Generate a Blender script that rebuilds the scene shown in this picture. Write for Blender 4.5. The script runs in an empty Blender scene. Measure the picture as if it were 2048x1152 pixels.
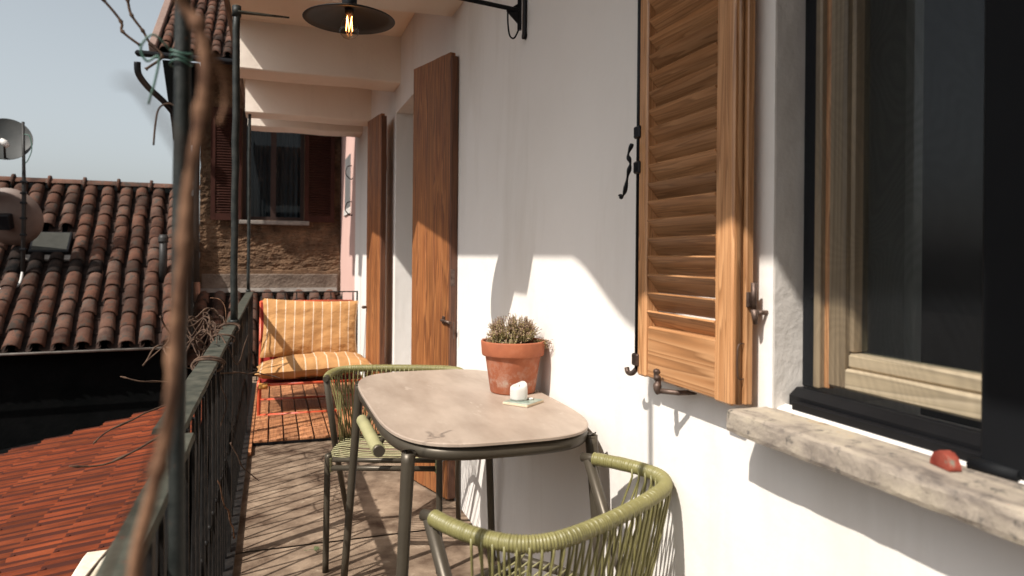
import bpy, bmesh, math, random
from math import sin, cos, pi, radians, sqrt, atan2
from mathutils import Vector, Matrix, noise as MN
random.seed(7)
R = random.Random(11)
SC = bpy.context.scene
COL = SC.collection

# ------------------------------------------------------------------ camera, sky, sun, exposure
TH = math.atan(479 / 1400); ROLL = .009
cam = bpy.data.cameras.new('camera'); camo = bpy.data.objects.new('camera', cam); COL.objects.link(camo)
cam.sensor_width = 36; cam.lens = 36 * 1400 / 2048; cam.shift_y = -64 / 2048
cam.clip_start = .05; cam.clip_end = 600
camo.location = (0, 0, 1.186)
camo.matrix_world = (Matrix.Translation((0, 0, 1.186)) @ Matrix.Rotation(-TH, 4, 'Z') @ Matrix.Rotation(pi / 2, 4, 'X') @ Matrix.Rotation(ROLL, 4, 'Z'))
cam.dof.use_dof = True; cam.dof.focus_distance = 2.3; cam.dof.aperture_fstop = 4.2; cam.dof.aperture_blades = 9
SC.camera = camo

SUN = Vector((1, .57, -1.34)).normalized()           # direction the light travels
ELEV = math.asin(-SUN.z); AZ = atan2(-SUN.x, -SUN.y)  # clockwise from +Y
w = bpy.data.worlds.new('World'); SC.world = w; w.use_nodes = True
wn = w.node_tree.nodes; wl = w.node_tree.links
sky = wn.new('ShaderNodeTexSky'); sky.sky_type = 'NISHITA'; sky.sun_disc = False
sky.sun_elevation = ELEV; sky.sun_rotation = AZ % (2 * pi); sky.altitude = 100
sky.air_density = 1.0; sky.dust_density = 3.0; sky.ozone_density = 1.0
hs = wn.new('ShaderNodeHueSaturation'); hs.inputs['Saturation'].default_value = .34; hs.inputs['Hue'].default_value = .475; hs.inputs['Value'].default_value = 1.12
wl.new(sky.outputs[0], hs.inputs['Color']); wl.new(hs.outputs[0], wn['Background'].inputs['Color'])
wn['Background'].inputs['Strength'].default_value = .11
sl = bpy.data.lights.new('sun', 'SUN'); sl.energy = 5; sl.angle = radians(.5); sl.color = (1, .95, .885)
so = bpy.data.objects.new('sun', sl); COL.objects.link(so); so.rotation_euler = SUN.to_track_quat('-Z', 'Y').to_euler()
so.location = (-4, -1, 8)
SC.view_settings.view_transform = 'Standard'; SC.view_settings.look = 'None'
SC.view_settings.exposure = .34; SC.view_settings.gamma = 1; SC.view_settings.use_curve_mapping = False
try:
    SC.cycles.max_bounces = 8; SC.cycles.diffuse_bounces = 5; SC.cycles.transparent_max_bounces = 12
except Exception: pass

# ------------------------------------------------------------------ materials
def nt(name):
    m = bpy.data.materials.new(name); m.use_nodes = True
    t = m.node_tree; b = t.nodes['Principled BSDF']
    return m, t, t.nodes, t.links, b
def coords(N, L, scale=(1, 1, 1), rand=0, kind='Object'):
    tc = N.new('ShaderNodeTexCoord'); mp = N.new('ShaderNodeMapping'); L.new(tc.outputs[kind], mp.inputs['Vector'])
    mp.inputs['Scale'].default_value = scale
    if rand:
        oi = N.new('ShaderNodeObjectInfo'); mu = N.new('ShaderNodeMath'); mu.operation = 'MULTIPLY'; mu.inputs[1].default_value = rand
        L.new(oi.outputs['Random'], mu.inputs[0]); L.new(mu.outputs[0], mp.inputs['Location'])
    return mp.outputs[0]
def noi(N, L, vec, sc, det=4, rough=.55, dist=0):
    n = N.new('ShaderNodeTexNoise'); n.inputs['Scale'].default_value = sc; n.inputs['Detail'].default_value = det
    n.inputs['Roughness'].default_value = rough; n.inputs['Distortion'].default_value = dist
    L.new(vec, n.inputs['Vector']); return n.outputs['Fac']
def ramp(N, L, fac, stops):
    r = N.new('ShaderNodeValToRGB'); e = r.color_ramp.elements
    while len(e) > 1: e.remove(e[-1])
    e[0].position = stops[0][0]; e[0].color = (*stops[0][1], 1)
    for p, c in stops[1:]:
        k = e.new(p); k.color = (*c, 1)
    L.new(fac, r.inputs[0]); return r.outputs[0]
def mix(N, L, a, b, fac, mode='MIX'):
    m = N.new('ShaderNodeMix'); m.data_type = 'RGBA'; m.blend_type = mode
    for s, v in ((0, fac), (6, a), (7, b)):
        if isinstance(v, (int, float)): m.inputs[s].default_value = v
        elif isinstance(v, tuple): m.inputs[s].default_value = (*v, 1)
        else: L.new(v, m.inputs[s])
    return m.outputs[2]
def bump(N, L, b, h, st, dist=.002):
    k = N.new('ShaderNodeBump'); k.inputs['Strength'].default_value = st; k.inputs['Distance'].default_value = dist
    L.new(h, k.inputs['Height']); L.new(k.outputs[0], b.inputs['Normal']); return k
def g3(v): return (v, v, v)

def M_mottled(name, c1, c2, sc=6, rough=.8, bs=.4, bsc=60, bd=.002, metal=0, rand=1, objvar=0, spot=None, stretch=(1, 1, 1), lo=.35, hi=.68):
    m, t, N, L, b = nt(name)
    v = coords(N, L, stretch, 17 if rand else 0)
    f = noi(N, L, v, sc, 6, .62)
    c = ramp(N, L, f, [(lo, c1), (hi, c2)])
    if spot:
        f2 = noi(N, L, v, spot[1], 5, .7)
        c = mix(N, L, c, spot[0], ramp(N, L, f2, [(spot[2], g3(0)), (spot[2] + .07, g3(1))]))
    if objvar:
        oi = N.new('ShaderNodeObjectInfo'); 
        c = mix(N, L, c, ramp(N, L, oi.outputs['Random'], [(0, g3(1 - objvar)), (.5, (1, 1 - objvar * .35, 1 - objvar * .5)), (1, (1.0, 1.0, 1.0))]), 1.0, 'MULTIPLY')
    L.new(c, b.inputs['Base Color']); b.inputs['Roughness'].default_value = rough; b.inputs['Metallic'].default_value = metal
    if rough >= .8: b.inputs['Specular IOR Level'].default_value = .12 if c2[0] > .02 else .01
    elif max(c2) < .12: b.inputs['Specular IOR Level'].default_value = .22
    if bs: bump(N, L, b, noi(N, L, v, bsc, 5, .6), bs, bd)
    return m
def M_wood(name, c1, c2, axis='Z', sc=1.0, rough=.45, dark=(.06, .025, .01), knots=True, rings=9, objvar=.25):
    m, t, N, L, b = nt(name)
    st = {'Z': (1, 1, .035), 'Y': (1, .035, 1), 'X': (.035, 1, 1)}[axis]
    v = coords(N, L, tuple(q * sc for q in st), 23)
    lowf = noi(N, L, v, 20, 2, .45, .25)
    wv = N.new('ShaderNodeMath'); wv.operation = 'MULTIPLY'; wv.inputs[1].default_value = rings; L.new(lowf, wv.inputs[0])
    fr = N.new('ShaderNodeMath'); fr.operation = 'FRACT'; L.new(wv.outputs[0], fr.inputs[0])
    fine = noi(N, L, v, 160, 3, .6)
    c = ramp(N, L, fr.outputs[0], [(0, c2), (.6, c1), (.88, tuple(q * .72 for q in c1)), (1, c2)])
    c = mix(N, L, c, ramp(N, L, fine, [(.3, g3(.7)), (.6, g3(1.05))]), .55, 'MULTIPLY')
    st2 = noi(N, L, coords(N, L, (1, 1, 1), 9), 2.2, 4, .6)
    c = mix(N, L, c, ramp(N, L, st2, [(.35, g3(.72)), (.65, g3(1.1))]), .6, 'MULTIPLY')
    if knots:
        vo = N.new('ShaderNodeTexVoronoi'); vo.inputs['Scale'].default_value = 5; L.new(coords(N, L, tuple(1.6 if q == 1 else .5 for q in st), 31), vo.inputs['Vector'])
        c = mix(N, L, dark, c, ramp(N, L, vo.outputs['Distance'], [(.03, g3(0)), (.075, g3(1))]))
    if objvar:
        oi = N.new('ShaderNodeObjectInfo'); c = mix(N, L, c, ramp(N, L, oi.outputs['Random'], [(0, g3(1 - objvar)), (1, g3(1.08))]), 1.0, 'MULTIPLY')
    L.new(c, b.inputs['Base Color']); b.inputs['Roughness'].default_value = rough
    bump(N, L, b, fr.outputs[0], .12, .001)
    return m
def M_plain(name, c, rough=.5, metal=0, var=.15, bs=.1, bsc=150):
    return M_mottled(name, tuple(q * (1 - var) for q in c), tuple(min(1, q * (1 + var)) for q in c), 9, rough, bs, bsc, .001, metal)
def M_plaster(name, c1, c2, stain=(.62, .57, .5), rough=.9, big=.5):
    m, t, N, L, b = nt(name)
    v = coords(N, L)
    f = noi(N, L, v, 1.6, 5, .6); c = ramp(N, L, f, [(.3, c1), (.7, c2)])
    vs = coords(N, L, (1, 1, .22)); f2 = noi(N, L, vs, 3.1, 6, .65, .3)
    c = mix(N, L, c, stain, ramp(N, L, f2, [(.52, g3(0)), (.8, g3(.5))]))
    L.new(c, b.inputs['Base Color']); b.inputs['Roughness'].default_value = rough
    h1 = noi(N, L, v, 9, 3, .5); h2 = noi(N, L, v, 120, 3, .6)
    ad = N.new('ShaderNodeMath'); ad.operation = 'MULTIPLY_ADD'; ad.inputs[1].default_value = .10; L.new(h2, ad.inputs[0]); L.new(h1, ad.inputs[2])
    bump(N, L, b, ad.outputs[0], big, .012)
    return m
def M_glass(name, tint=(.75, .8, .82), ior=1.5, wav=0, trans=1.0):
    m, t, N, L, b = nt(name); N.remove(b)
    tr = N.new('ShaderNodeBsdfTransparent'); tr.inputs[0].default_value = (*tint, 1)
    gl = N.new('ShaderNodeBsdfGlossy'); gl.inputs['Roughness'].default_value = .02
    lw = N.new('ShaderNodeLayerWeight'); lw.inputs['Blend'].default_value = .5
    pw = N.new('ShaderNodeMath'); pw.operation = 'POWER'; pw.inputs[1].default_value = 4; L.new(lw.outputs['Facing'], pw.inputs[0])
    fr = N.new('ShaderNodeMath'); fr.operation = 'MULTIPLY_ADD'; fr.inputs[1].default_value = .7; fr.inputs[2].default_value = ((ior - 1) / (ior + 1)) ** 2; L.new(pw.outputs[0], fr.inputs[0])
    mx = N.new('ShaderNodeMixShader'); L.new(fr.outputs[0], mx.inputs[0]); L.new(tr.outputs[0], mx.inputs[1]); L.new(gl.outputs[0], mx.inputs[2])
    if wav:
        h = noi(N, L, coords(N, L), 2.5, 1, .5); wv = N.new('ShaderNodeMath'); wv.operation = 'MULTIPLY'; wv.inputs[1].default_value = 180; L.new(h, wv.inputs[0])
        sn = N.new('ShaderNodeMath'); sn.operation = 'SINE'; L.new(wv.outputs[0], sn.inputs[0])
        k = N.new('ShaderNodeBump'); k.inputs['Strength'].default_value = wav; k.inputs['Distance'].default_value = .0004; L.new(sn.outputs[0], k.inputs['Height']); L.new(k.outputs[0], gl.inputs['Normal'])
    L.new(mx.outputs[0], N['Material Output'].inputs[0]); return m
def M_emit(name, c, s):
    m, t, N, L, b = nt(name); b.inputs['Base Color'].default_value = (*c, 1)
    b.inputs['Emission Color'].default_value = (*c, 1); b.inputs['Emission Strength'].default_value = s; return m
def M_stripe(name):
    m, t, N, L, b = nt(name)
    tc = N.new('ShaderNodeTexCoord'); sx = N.new('ShaderNodeSeparateXYZ'); L.new(tc.outputs['UV'], sx.inputs[0])
    mu = N.new('ShaderNodeMath'); mu.operation = 'MULTIPLY'; mu.inputs[1].default_value = 10.6; L.new(sx.outputs[0], mu.inputs[0])
    fr = N.new('ShaderNodeMath'); fr.operation = 'FRACT'; L.new(mu.outputs[0], fr.inputs[0])
    s = ramp(N, L, fr.outputs[0], [(0, g3(0)), (.435, g3(0)), (.45, g3(1)), (.53, g3(1)), (.545, g3(0)), (1, g3(0))])
    v = coords(N, L, (1, 1, 1)); f = noi(N, L, v, 7, 4)
    base = ramp(N, L, f, [(.3, (.40, .195, .065)), (.7, (.48, .25, .09))])
    c = mix(N, L, base, (.66, .50, .36), s)
    wv = noi(N, L, v, 420, 2, .5); c = mix(N, L, c, ramp(N, L, wv, [(.3, g3(.85)), (.7, g3(1.05))]), .7, 'MULTIPLY')
    L.new(c, b.inputs['Base Color']); b.inputs['Roughness'].default_value = .9
    bump(N, L, b, noi(N, L, coords(N, L, (1, 1, 2)), 11, 4, .6), .55, .02)
    return m
def M_sill(name):
    m, t, N, L, b = nt(name)
    v = coords(N, L, (2, .6, 2)); f = noi(N, L, v, 5, 7, .7, .6)
    c = ramp(N, L, f, [(.34, (.07, .06, .055)), (.42, (.20, .165, .135)), (.5, (.34, .285, .225)), (.6, (.45, .38, .285)), (.70, (.40, .25, .11))])
    f2 = noi(N, L, coords(N, L), 38, 6, .75); c = mix(N, L, (.06, .055, .05), c, ramp(N, L, f2, [(.33, g3(0)), (.45, g3(1))]))
    L.new(c, b.inputs['Base Color']); b.inputs['Roughness'].default_value = .75
    bump(N, L, b, noi(N, L, coords(N, L), 45, 6, .7), .9, .004); return m
def M_pot(name):
    m, t, N, L, b = nt(name)
    v = coords(N, L); f = noi(N, L, v, 14, 6, .65); c = ramp(N, L, f, [(.3, (.24, .066, .028)), (.6, (.34, .10, .04)), (.8, (.38, .14, .07))])
    sx = N.new('ShaderNodeSeparateXYZ'); L.new(v, sx.inputs[0])
    band = ramp(N, L, sx.outputs[2], [(.0, g3(.1)), (.02, g3(.35)), (.035, g3(1)), (.05, g3(.5)), (.11, g3(.15)), (.125, g3(0))])
    f2 = noi(N, L, v, 26, 7, .75); s = mix(N, L, band, ramp(N, L, f2, [(.48, g3(0)), (.66, g3(1))]), 1.0, 'MULTIPLY')
    c = mix(N, L, c, (.42, .32, .25), s)
    L.new(c, b.inputs['Base Color']); b.inputs['Roughness'].default_value = .8; bump(N, L, b, noi(N, L, v, 90, 4), .3, .001); return m

white_wall = M_plaster('white_plaster', (.76, .712, .655), (.80, .757, .705), stain=(.56, .50, .42), big=.3)
shaded_reveal = M_plaster('shaded_reveal_plaster', (.50, .46, .42), (.56, .525, .485), big=.9)  # wall plaster darkened to put the recess shade into the colour
ceil_m = M_plaster('ceiling_plaster', (.82, .67, .52), (.86, .72, .57), (.62, .48, .36), big=.35)
beam_m = M_plaster('beam_plaster', (.80, .69, .58), (.84, .745, .64), (.6, .5, .42), big=.45)
pink_m = M_plaster('pink_plaster', (.60, .38, .32), (.65, .43, .37), (.6, .4, .34), big=.2)
concrete = M_mottled('worn_concrete', (.075, .046, .030), (.29, .212, .148), 6.5, .85, .7, 45, .004, spot=((.32, .25, .18), 13, .63), lo=.32, hi=.66)
deck_wood = M_wood('deck_wood', (.42, .17, .07), (.54, .24, .105), 'Y', 1.2, .6, knots=False, objvar=.3)
shutter_wood = M_wood('pine_varnish', (.45, .21, .085), (.60, .315, .145), 'Z', 1.9, .38, rings=11)
slat_wood = M_wood('pine_slat', (.46, .215, .085), (.58, .30, .135), 'Y', 2.2, .42, rings=8, knots=False, objvar=.3)
rail_wood = M_wood('pine_rail', (.45, .21, .085), (.60, .315, .145), 'Y', .9, .38, rings=11)
door_wood = M_wood('door_wood', (.24, .080, .024), (.42, .165, .052), 'Z', 1.3, .5, rings=10)
door_dark = M_wood('door_edge_wood', (.12, .045, .02), (.18, .07, .03), 'Z', 1.3, .6, knots=False)
window_wood_shaded = M_wood('shaded_window_wood', (.29, .215, .13), (.35, .265, .165), 'Z', .9, .45, knots=False, objvar=.1)  # stile wood darkened: the shade on the frame is put into the colour
window_wood_lit = M_wood('lit_window_wood_rail', (.50, .40, .26), (.58, .47, .32), 'Y', .9, .45, knots=False, objvar=.1)  # same wood kept bright for the sunlit bottom rails
brown_wood = M_wood('weathered_timber', (.14, .075, .045), (.22, .13, .08), 'Y', 1, .8, knots=False)
rail_m = M_mottled('old_green_rail', (.028, .031, .023), (.085, .082, .062), 18, .7, .6, 90, .002, spot=((.10, .045, .03), 40, .63))
pole_m = M_mottled('painted_pole', (.010, .012, .011), (.032, .034, .03), 20, .5, .5, 110, .002, spot=((.10, .05, .03), 60, .66))
iron_m = M_mottled('dark_iron', (.010, .010, .010), (.03, .026, .023), 30, .55, .3, 140, .001, metal=.3)
black_metal = M_plain('black_metal', (.008, .008, .009), .42, .2)
shade_in = M_plain('shade_metal', (.012, .010, .009), .5, .0)
bronze = M_plain('bronze_paint', (.075, .062, .045), .38, .35, .1)
iron_fit = M_mottled('worn_iron', (.06, .035, .025), (.16, .11, .085), 60, .5, .4, 200, .001, metal=.6)
olive = M_plain('olive_cord', (.195, .175, .066), .42, 0, .14, .2, 300)
olive_l = M_plain('pale_olive_cord', (.31, .285, .145), .5, 0, .14, .2, 300)
tabletop_m = M_mottled('ceramic_top', (.27, .205, .155), (.42, .335, .265), 5.5, .5, .12, 90, .001, spot=((.41, .33, .262), 14, .60), stretch=(2.2, .7, 1), lo=.28, hi=.72)
red_paint = M_plain('red_tube_paint', (.50, .075, .03), .35, 0, .15)
red_cloth = M_plain('red_sling', (.30, .03, .025), .9, 0, .15, .4, 200)
stripe_m = M_stripe('striped_cotton')
terracotta = M_pot('terracotta')
soil_m = M_mottled('potting_soil', (.02, .014, .01), (.06, .04, .028), 60, .95, 1, 90, .01)
wax = M_plain('wax', (.52, .495, .455), .45, 0, .05)
tile_green = M_mottled('glazed_tile', (.16, .21, .17), (.38, .42, .35), 30, .3, .1, 60, .001)
tile_edge = M_plain('tile_biscuit', (.56, .45, .32), .8)
roof_tile = M_mottled('clay_roof_tile', (.045, .03, .025), (.185, .102, .072), 6, .85, .5, 40, .004, objvar=.55, spot=((.075, .062, .052), 12, .52), lo=.3, hi=.75)
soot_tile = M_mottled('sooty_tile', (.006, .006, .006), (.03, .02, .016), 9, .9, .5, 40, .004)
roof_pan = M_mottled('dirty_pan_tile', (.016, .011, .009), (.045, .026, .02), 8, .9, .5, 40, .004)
red_tile = M_mottled('red_tile', (.085, .020, .008), (.215, .050, .018), 7, .86, .55, 60, .003, objvar=.3, spot=((.11, .03, .02), 14, .6), stretch=(.35, 3.0, 1))
brown_wall = M_mottled('rough_brown_render', (.05, .030, .019), (.20, .122, .072), 5, .95, 1, 40, .02, spot=((.12, .075, .05), 11, .60), lo=.3, hi=.72)
grey_wall = M_mottled('grey_render', (.10, .075, .058), (.21, .165, .13), 4, .95, 1, 30, .02)
dark_wall = M_mottled('shade_black_wall', (.003, .0035, .0035), (.006, .006, .006), 3, .95, .5, 20, .01)  # nearly black: deep shade below the eaves is baked into this colour
far_wall = M_mottled('far_wall', (.035, .034, .034), (.05, .05, .05), 2, .95, .3, 10, .01)
redbrown = M_plain('oxblood_shutter', (.035, .012, .008), .8, 0, .2)
lead_m = M_mottled('lead_flashing', (.14, .125, .11), (.24, .215, .19), 10, .85, .4, 60, .002)
pipe_pink = M_mottled('copper_pipe', (.42, .20, .12), (.58, .34, .24), 10, .5, .2, 60, .001)
pipe_dark = M_plain('dark_pipe', (.03, .028, .026), .5)
window_frame_dark = M_plain('dark_window_frame', (.03, .016, .012), .6)
curtain_m = M_mottled('blue_grey_curtain', (.055, .075, .085), (.09, .115, .13), 4, .9, .2, 200, .001, stretch=(1, 1, .2))
dish_m = M_mottled('faded_dish', (.13, .09, .07), (.18, .125, .10), 3, .6, .1, 40, .001)
dish_g = M_mottled('grey_dish', (.045, .048, .046), (.08, .08, .075), 3, .5, .1, 40, .001)
lnb_m = M_plain('plastic_white', (.62, .60, .56), .5)
sill_m = M_sill('weathered_stone_sill')
stone_m = M_mottled('pale_marble', (.55, .52, .48), (.66, .63, .58), 9, .6, .2, 60, .001)
vine_m = M_mottled('vine_bark', (.05, .022, .014), (.24, .13, .075), 60, .8, .8, 90, .003, lo=.3, hi=.65)
twig_m = M_mottled('twig_bark', (.035, .022, .017), (.12, .075, .05), 40, .85, .5, 120, .001)
wire_g = M_plain('green_wire', (.05, .12, .09), .5)
fol_m = M_mottled('thyme_leaf', (.30, .26, .085), (.52, .46, .22), 60, .7, 0, spot=((.55, .42, .32), 35, .58))
flow_m = M_mottled('thyme_tip', (.42, .28, .21), (.62, .46, .38), 60, .8, 0)
def M_leaf(name, c1, c2):
    m, t, N, L, b = nt(name); N.remove(b); c = ramp(N, L, noi(N, L, coords(N, L), 70, 3), [(.35, c1), (.65, c2)])
    d = N.new('ShaderNodeBsdfDiffuse'); tl = N.new('ShaderNodeBsdfTranslucent'); mx = N.new('ShaderNodeMixShader'); mx.inputs[0].default_value = .45
    L.new(c, d.inputs[0]); L.new(c, tl.inputs[0]); L.new(d.outputs[0], mx.inputs[1]); L.new(tl.outputs[0], mx.inputs[2]); L.new(mx.outputs[0], N['Material Output'].inputs[0]); return m
fol_m = M_leaf('thyme_leaf', (.44, .37, .15), (.72, .61, .32))
flow_m = M_leaf('thyme_tip', (.42, .27, .19), (.66, .49, .39))
leaf_m = M_plain('green_leaf', (.05, .10, .03), .6)
glass_w = M_glass('window_glass', (.55, .6, .6), 1.62, wav=0)
glass_b = M_glass('bulb_glass', (.95, .9, .82), 1.45)
glass_f = M_glass('far_glass', (.5, .5, .5), 1.35)
ground_m = M_mottled('courtyard_ground', (.06, .055, .05), (.11, .10, .09), 1, .95, .4, 9, .02)
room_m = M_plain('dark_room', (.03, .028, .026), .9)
filament = M_emit('glowing_filament', (1, .40, .12), 16)
redstone = M_mottled('red_terracotta_shard', (.17, .03, .02), (.30, .075, .05), 40, .8, .5, 90, .003, spot=((.2, .17, .13), 40, .62))
rim_w = M_plain('net_black', (.003, .0035, .0045), .7)
skylight_m = M_plain('skylight_glass', (.05, .05, .043), .85)
patch_grey = M_plain('grey_box', (.14, .135, .13), .7)

def M_net(name):
    m, t, N, L, b = nt(name); b.inputs['Base Color'].default_value = (.012, .013, .015, 1); b.inputs['Roughness'].default_value = .8
    tr = N.new('ShaderNodeBsdfTransparent'); mx = N.new('ShaderNodeMixShader')
    h = noi(N, L, coords(N, L), 3.2, 1, .5, .6); wv = N.new('ShaderNodeMath'); wv.operation = 'MULTIPLY'; wv.inputs[1].default_value = 260; L.new(h, wv.inputs[0])
    sn = N.new('ShaderNodeMath'); sn.operation = 'SINE'; L.new(wv.outputs[0], sn.inputs[0])
    ma = N.new('ShaderNodeMath'); ma.operation = 'MULTIPLY_ADD'; ma.inputs[1].default_value = .035; ma.inputs[2].default_value = .20; L.new(sn.outputs[0], ma.inputs[0])
    L.new(ma.outputs[0], mx.inputs[0]); L.new(tr.outputs[0], mx.inputs[1]); L.new(b.outputs[0], mx.inputs[2]); L.new(mx.outputs[0], N['Material Output'].inputs[0]); return m
def add_groove(m):
    t = m.node_tree; N, L = t.nodes, t.links; b = N['Principled BSDF']; src = b.inputs['Base Color'].links[0].from_socket
    tc = N.new('ShaderNodeTexCoord'); sx = N.new('ShaderNodeSeparateXYZ'); L.new(tc.outputs['Object'], sx.inputs[0])
    a = N.new('ShaderNodeMath'); a.operation = 'MULTIPLY_ADD'; a.inputs[1].default_value = 4 * pi / .212; a.inputs[2].default_value = -.5; L.new(sx.outputs[1], a.inputs[0])
    sn = N.new('ShaderNodeMath'); sn.operation = 'SINE'; L.new(a.outputs[0], sn.inputs[0])
    nz = noi(N, L, tc.outputs['Object'], 25, 3); ad = N.new('ShaderNodeMath'); ad.operation = 'ADD'; L.new(sn.outputs[0], ad.inputs[0]); L.new(nz, ad.inputs[1])
    L.new(mix(N, L, (.045, .014, .01), src, ramp(N, L, ad.outputs[0], [(.0, g3(.12)), (.45, g3(1))])), b.inputs['Base Color'])
add_groove(red_tile)
# ------------------------------------------------------------------ geometry helpers
class G:
    def __init__(s): s.v = []; s.f = []; s.sm = []; s.uv = None
    def add(s, vs, fs, smooth=False):
        o = len(s.v); s.v += [tuple(q) for q in vs]
        for f in fs: s.f.append(tuple(i + o for i in f)); s.sm.append(smooth)
        return s
    def box(s, a, b, bev=0, T=None, jit=0):
        x0, y0, z0 = (min(a[i], b[i]) for i in range(3)); x1, y1, z1 = (max(a[i], b[i]) for i in range(3))
        if bev:
            bm = bmesh.new(); bmesh.ops.create_cube(bm, size=1)
            for v in bm.verts:
                v.co = Vector((x0 if v.co.x < 0 else x1, y0 if v.co.y < 0 else y1, z0 if v.co.z < 0 else z1))
            bmesh.ops.bevel(bm, geom=bm.edges[:] , offset=min(bev, .45 * min(x1 - x0, y1 - y0, z1 - z0)), segments=1, affect='EDGES')
            vs = [v.co.copy() for v in bm.verts]; bm.verts.index_update(); fs = [[v.index for v in f.verts] for f in bm.faces]; bm.free()
        else:
            vs = [Vector(p) for p in ((x0, y0, z0), (x1, y0, z0), (x1, y1, z0), (x0, y1, z0), (x0, y0, z1), (x1, y0, z1), (x1, y1, z1), (x0, y1, z1))]
            fs = [(0, 3, 2, 1), (4, 5, 6, 7), (0, 1, 5, 4), (1, 2, 6, 5), (2, 3, 7, 6), (3, 0, 4, 7)]
        if jit:
            vs = [v + Vector((R.uniform(-jit, jit), R.uniform(-jit, jit), R.uniform(-jit, jit))) for v in vs]
        if T: vs = [T @ Vector(v) for v in vs]
        return s.add(vs, fs)
    def tube(s, pts, r, n=8, cap=True, T=None, flat=1.0, closed=False):
        P = [Vector(p) for p in pts]; rr = r if isinstance(r, (list, tuple)) else [r] * len(P)
        m = len(P); tang = []
        for i in range(m):
            if closed: t = P[(i + 1) % m] - P[i - 1]
            else: t = P[min(i + 1, m - 1)] - P[max(i - 1, 0)]
            tang.append(t.normalized() if t.length > 1e-9 else Vector((0, 0, 1)))
        up = Vector((0, 0, 1)) if abs(tang[0].z) < .9 else Vector((1, 0, 0))
        nrm = (up - tang[0] * up.dot(tang[0])).normalized(); vs = []
        for i in range(m):
            nrm = (nrm - tang[i] * nrm.dot(tang[i])).normalized(); bi = tang[i].cross(nrm)
            for k in range(n):
                a = 2 * pi * k / n; vs.append(P[i] + nrm * cos(a) * rr[i] * flat + bi * sin(a) * rr[i])
        fs = [(i * n + k, i * n + (k + 1) % n, (i + 1) * n + (k + 1) % n, (i + 1) * n + k) for i in range(m - 1) for k in range(n)]
        if closed: fs += [((m - 1) * n + k, (m - 1) * n + (k + 1) % n, (k + 1) % n, k) for k in range(n)]
        if T: vs = [T @ v for v in vs]
        s.add(vs, fs, True)
        if cap and not closed:
            o = len(s.v) - len(vs); s.f.append(tuple(o + k for k in range(n - 1, -1, -1))); s.sm.append(False)
            s.f.append(tuple(o + (m - 1) * n + k for k in range(n))); s.sm.append(False)
        return s
    def lathe(s, prof, n=32, c=(0, 0, 0), T=None):
        vs = []
        for (r, z) in prof:
            for k in range(n):
                a = 2 * pi * k / n; vs.append(Vector((c[0] + r * cos(a), c[1] + r * sin(a), c[2] + z)))
        m = len(prof)
        if T: vs = [T @ v for v in vs]
        return s.add(vs, [(i * n + k, i * n + (k + 1) % n, (i + 1) * n + (k + 1) % n, (i + 1) * n + k) for i in range(m - 1) for k in range(n)], True)
    def prism(s, poly, h0, h1, axis='z', T=None):
        f = {'z': lambda p, h: (p[0], p[1], h), 'x': lambda p, h: (h, p[0], p[1]), 'y': lambda p, h: (p[0], h, p[1])}[axis]
        n = len(poly); vs = [Vector(f(p, h0)) for p in poly] + [Vector(f(p, h1)) for p in poly]
        if T: vs = [T @ v for v in vs]
        return s.add(vs, [tuple(range(n - 1, -1, -1)), tuple(range(n, 2 * n))] + [(k, (k + 1) % n, n + (k + 1) % n, n + k) for k in range(n)])
    def mesh(s, name):
        me = bpy.data.meshes.new(name); me.from_pydata([tuple(v) for v in s.v], [], s.f); me.polygons.foreach_set('use_smooth', s.sm)
        if s.uv:
            ul = me.uv_layers.new(name='UVMap')
            for lp in me.loops: ul.data[lp.index].uv = s.uv[lp.vertex_index]
        me.update()
        bm = bmesh.new(); bm.from_mesh(me); bmesh.ops.recalc_face_normals(bm, faces=bm.faces); bm.to_mesh(me); bm.free()
        return me
def obj(name, g, mat, parent=None, kind=None, label=None, loc=None, rot=None, wld=False):
    me = g if isinstance(g, bpy.types.Mesh) else None
    if me is None:
        if wld and parent is not None:
            o = parent.location; g.v = [(x - o[0], y - o[1], z - o[2]) for x, y, z in g.v]
        me = g.mesh(name)
    if mat is not None and not me.materials: me.materials.append(mat)
    ob = bpy.data.objects.new(name, me); COL.objects.link(ob)
    if parent is not None: ob.parent = parent
    if loc: ob.location = loc
    if rot: ob.rotation_euler = rot
    if kind: ob['kind'] = kind
    if label: ob['label'] = label
    return ob
def tag(o, label, cat, group=None):
    o['label'] = label; o['category'] = cat
    if group: o['group'] = group
    return o
def thing(name, label, cat, loc=(0, 0, 0), rz=0, group=None):
    o = bpy.data.objects.new(name, None); COL.objects.link(o); o.location = loc; o.rotation_euler = (0, 0, rz); o.empty_display_size = .1
    return tag(o, label, cat, group)
def copy_tree(o, parent=None):
    c = o.copy(); COL.objects.link(c)
    if parent is not None: c.parent = parent
    for ch in [q for q in list(COL.objects) if q.parent == o]: copy_tree(ch, c)
    return c
def spline(pts, n=6):
    P = [Vector(p) for p in pts]; out = []
    for i in range(len(P) - 1):
        p0 = P[max(i - 1, 0)]; p1 = P[i]; p2 = P[i + 1]; p3 = P[min(i + 2, len(P) - 1)]
        for k in range(n):
            t = k / n
            out.append(.5 * ((2 * p1) + (p2 - p0) * t + (2 * p0 - 5 * p1 + 4 * p2 - p3) * t * t + (3 * p1 - p0 - 3 * p2 + p3) * t ** 3))
    out.append(P[-1]); return out

WX = .845      # face of the white wall
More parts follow.
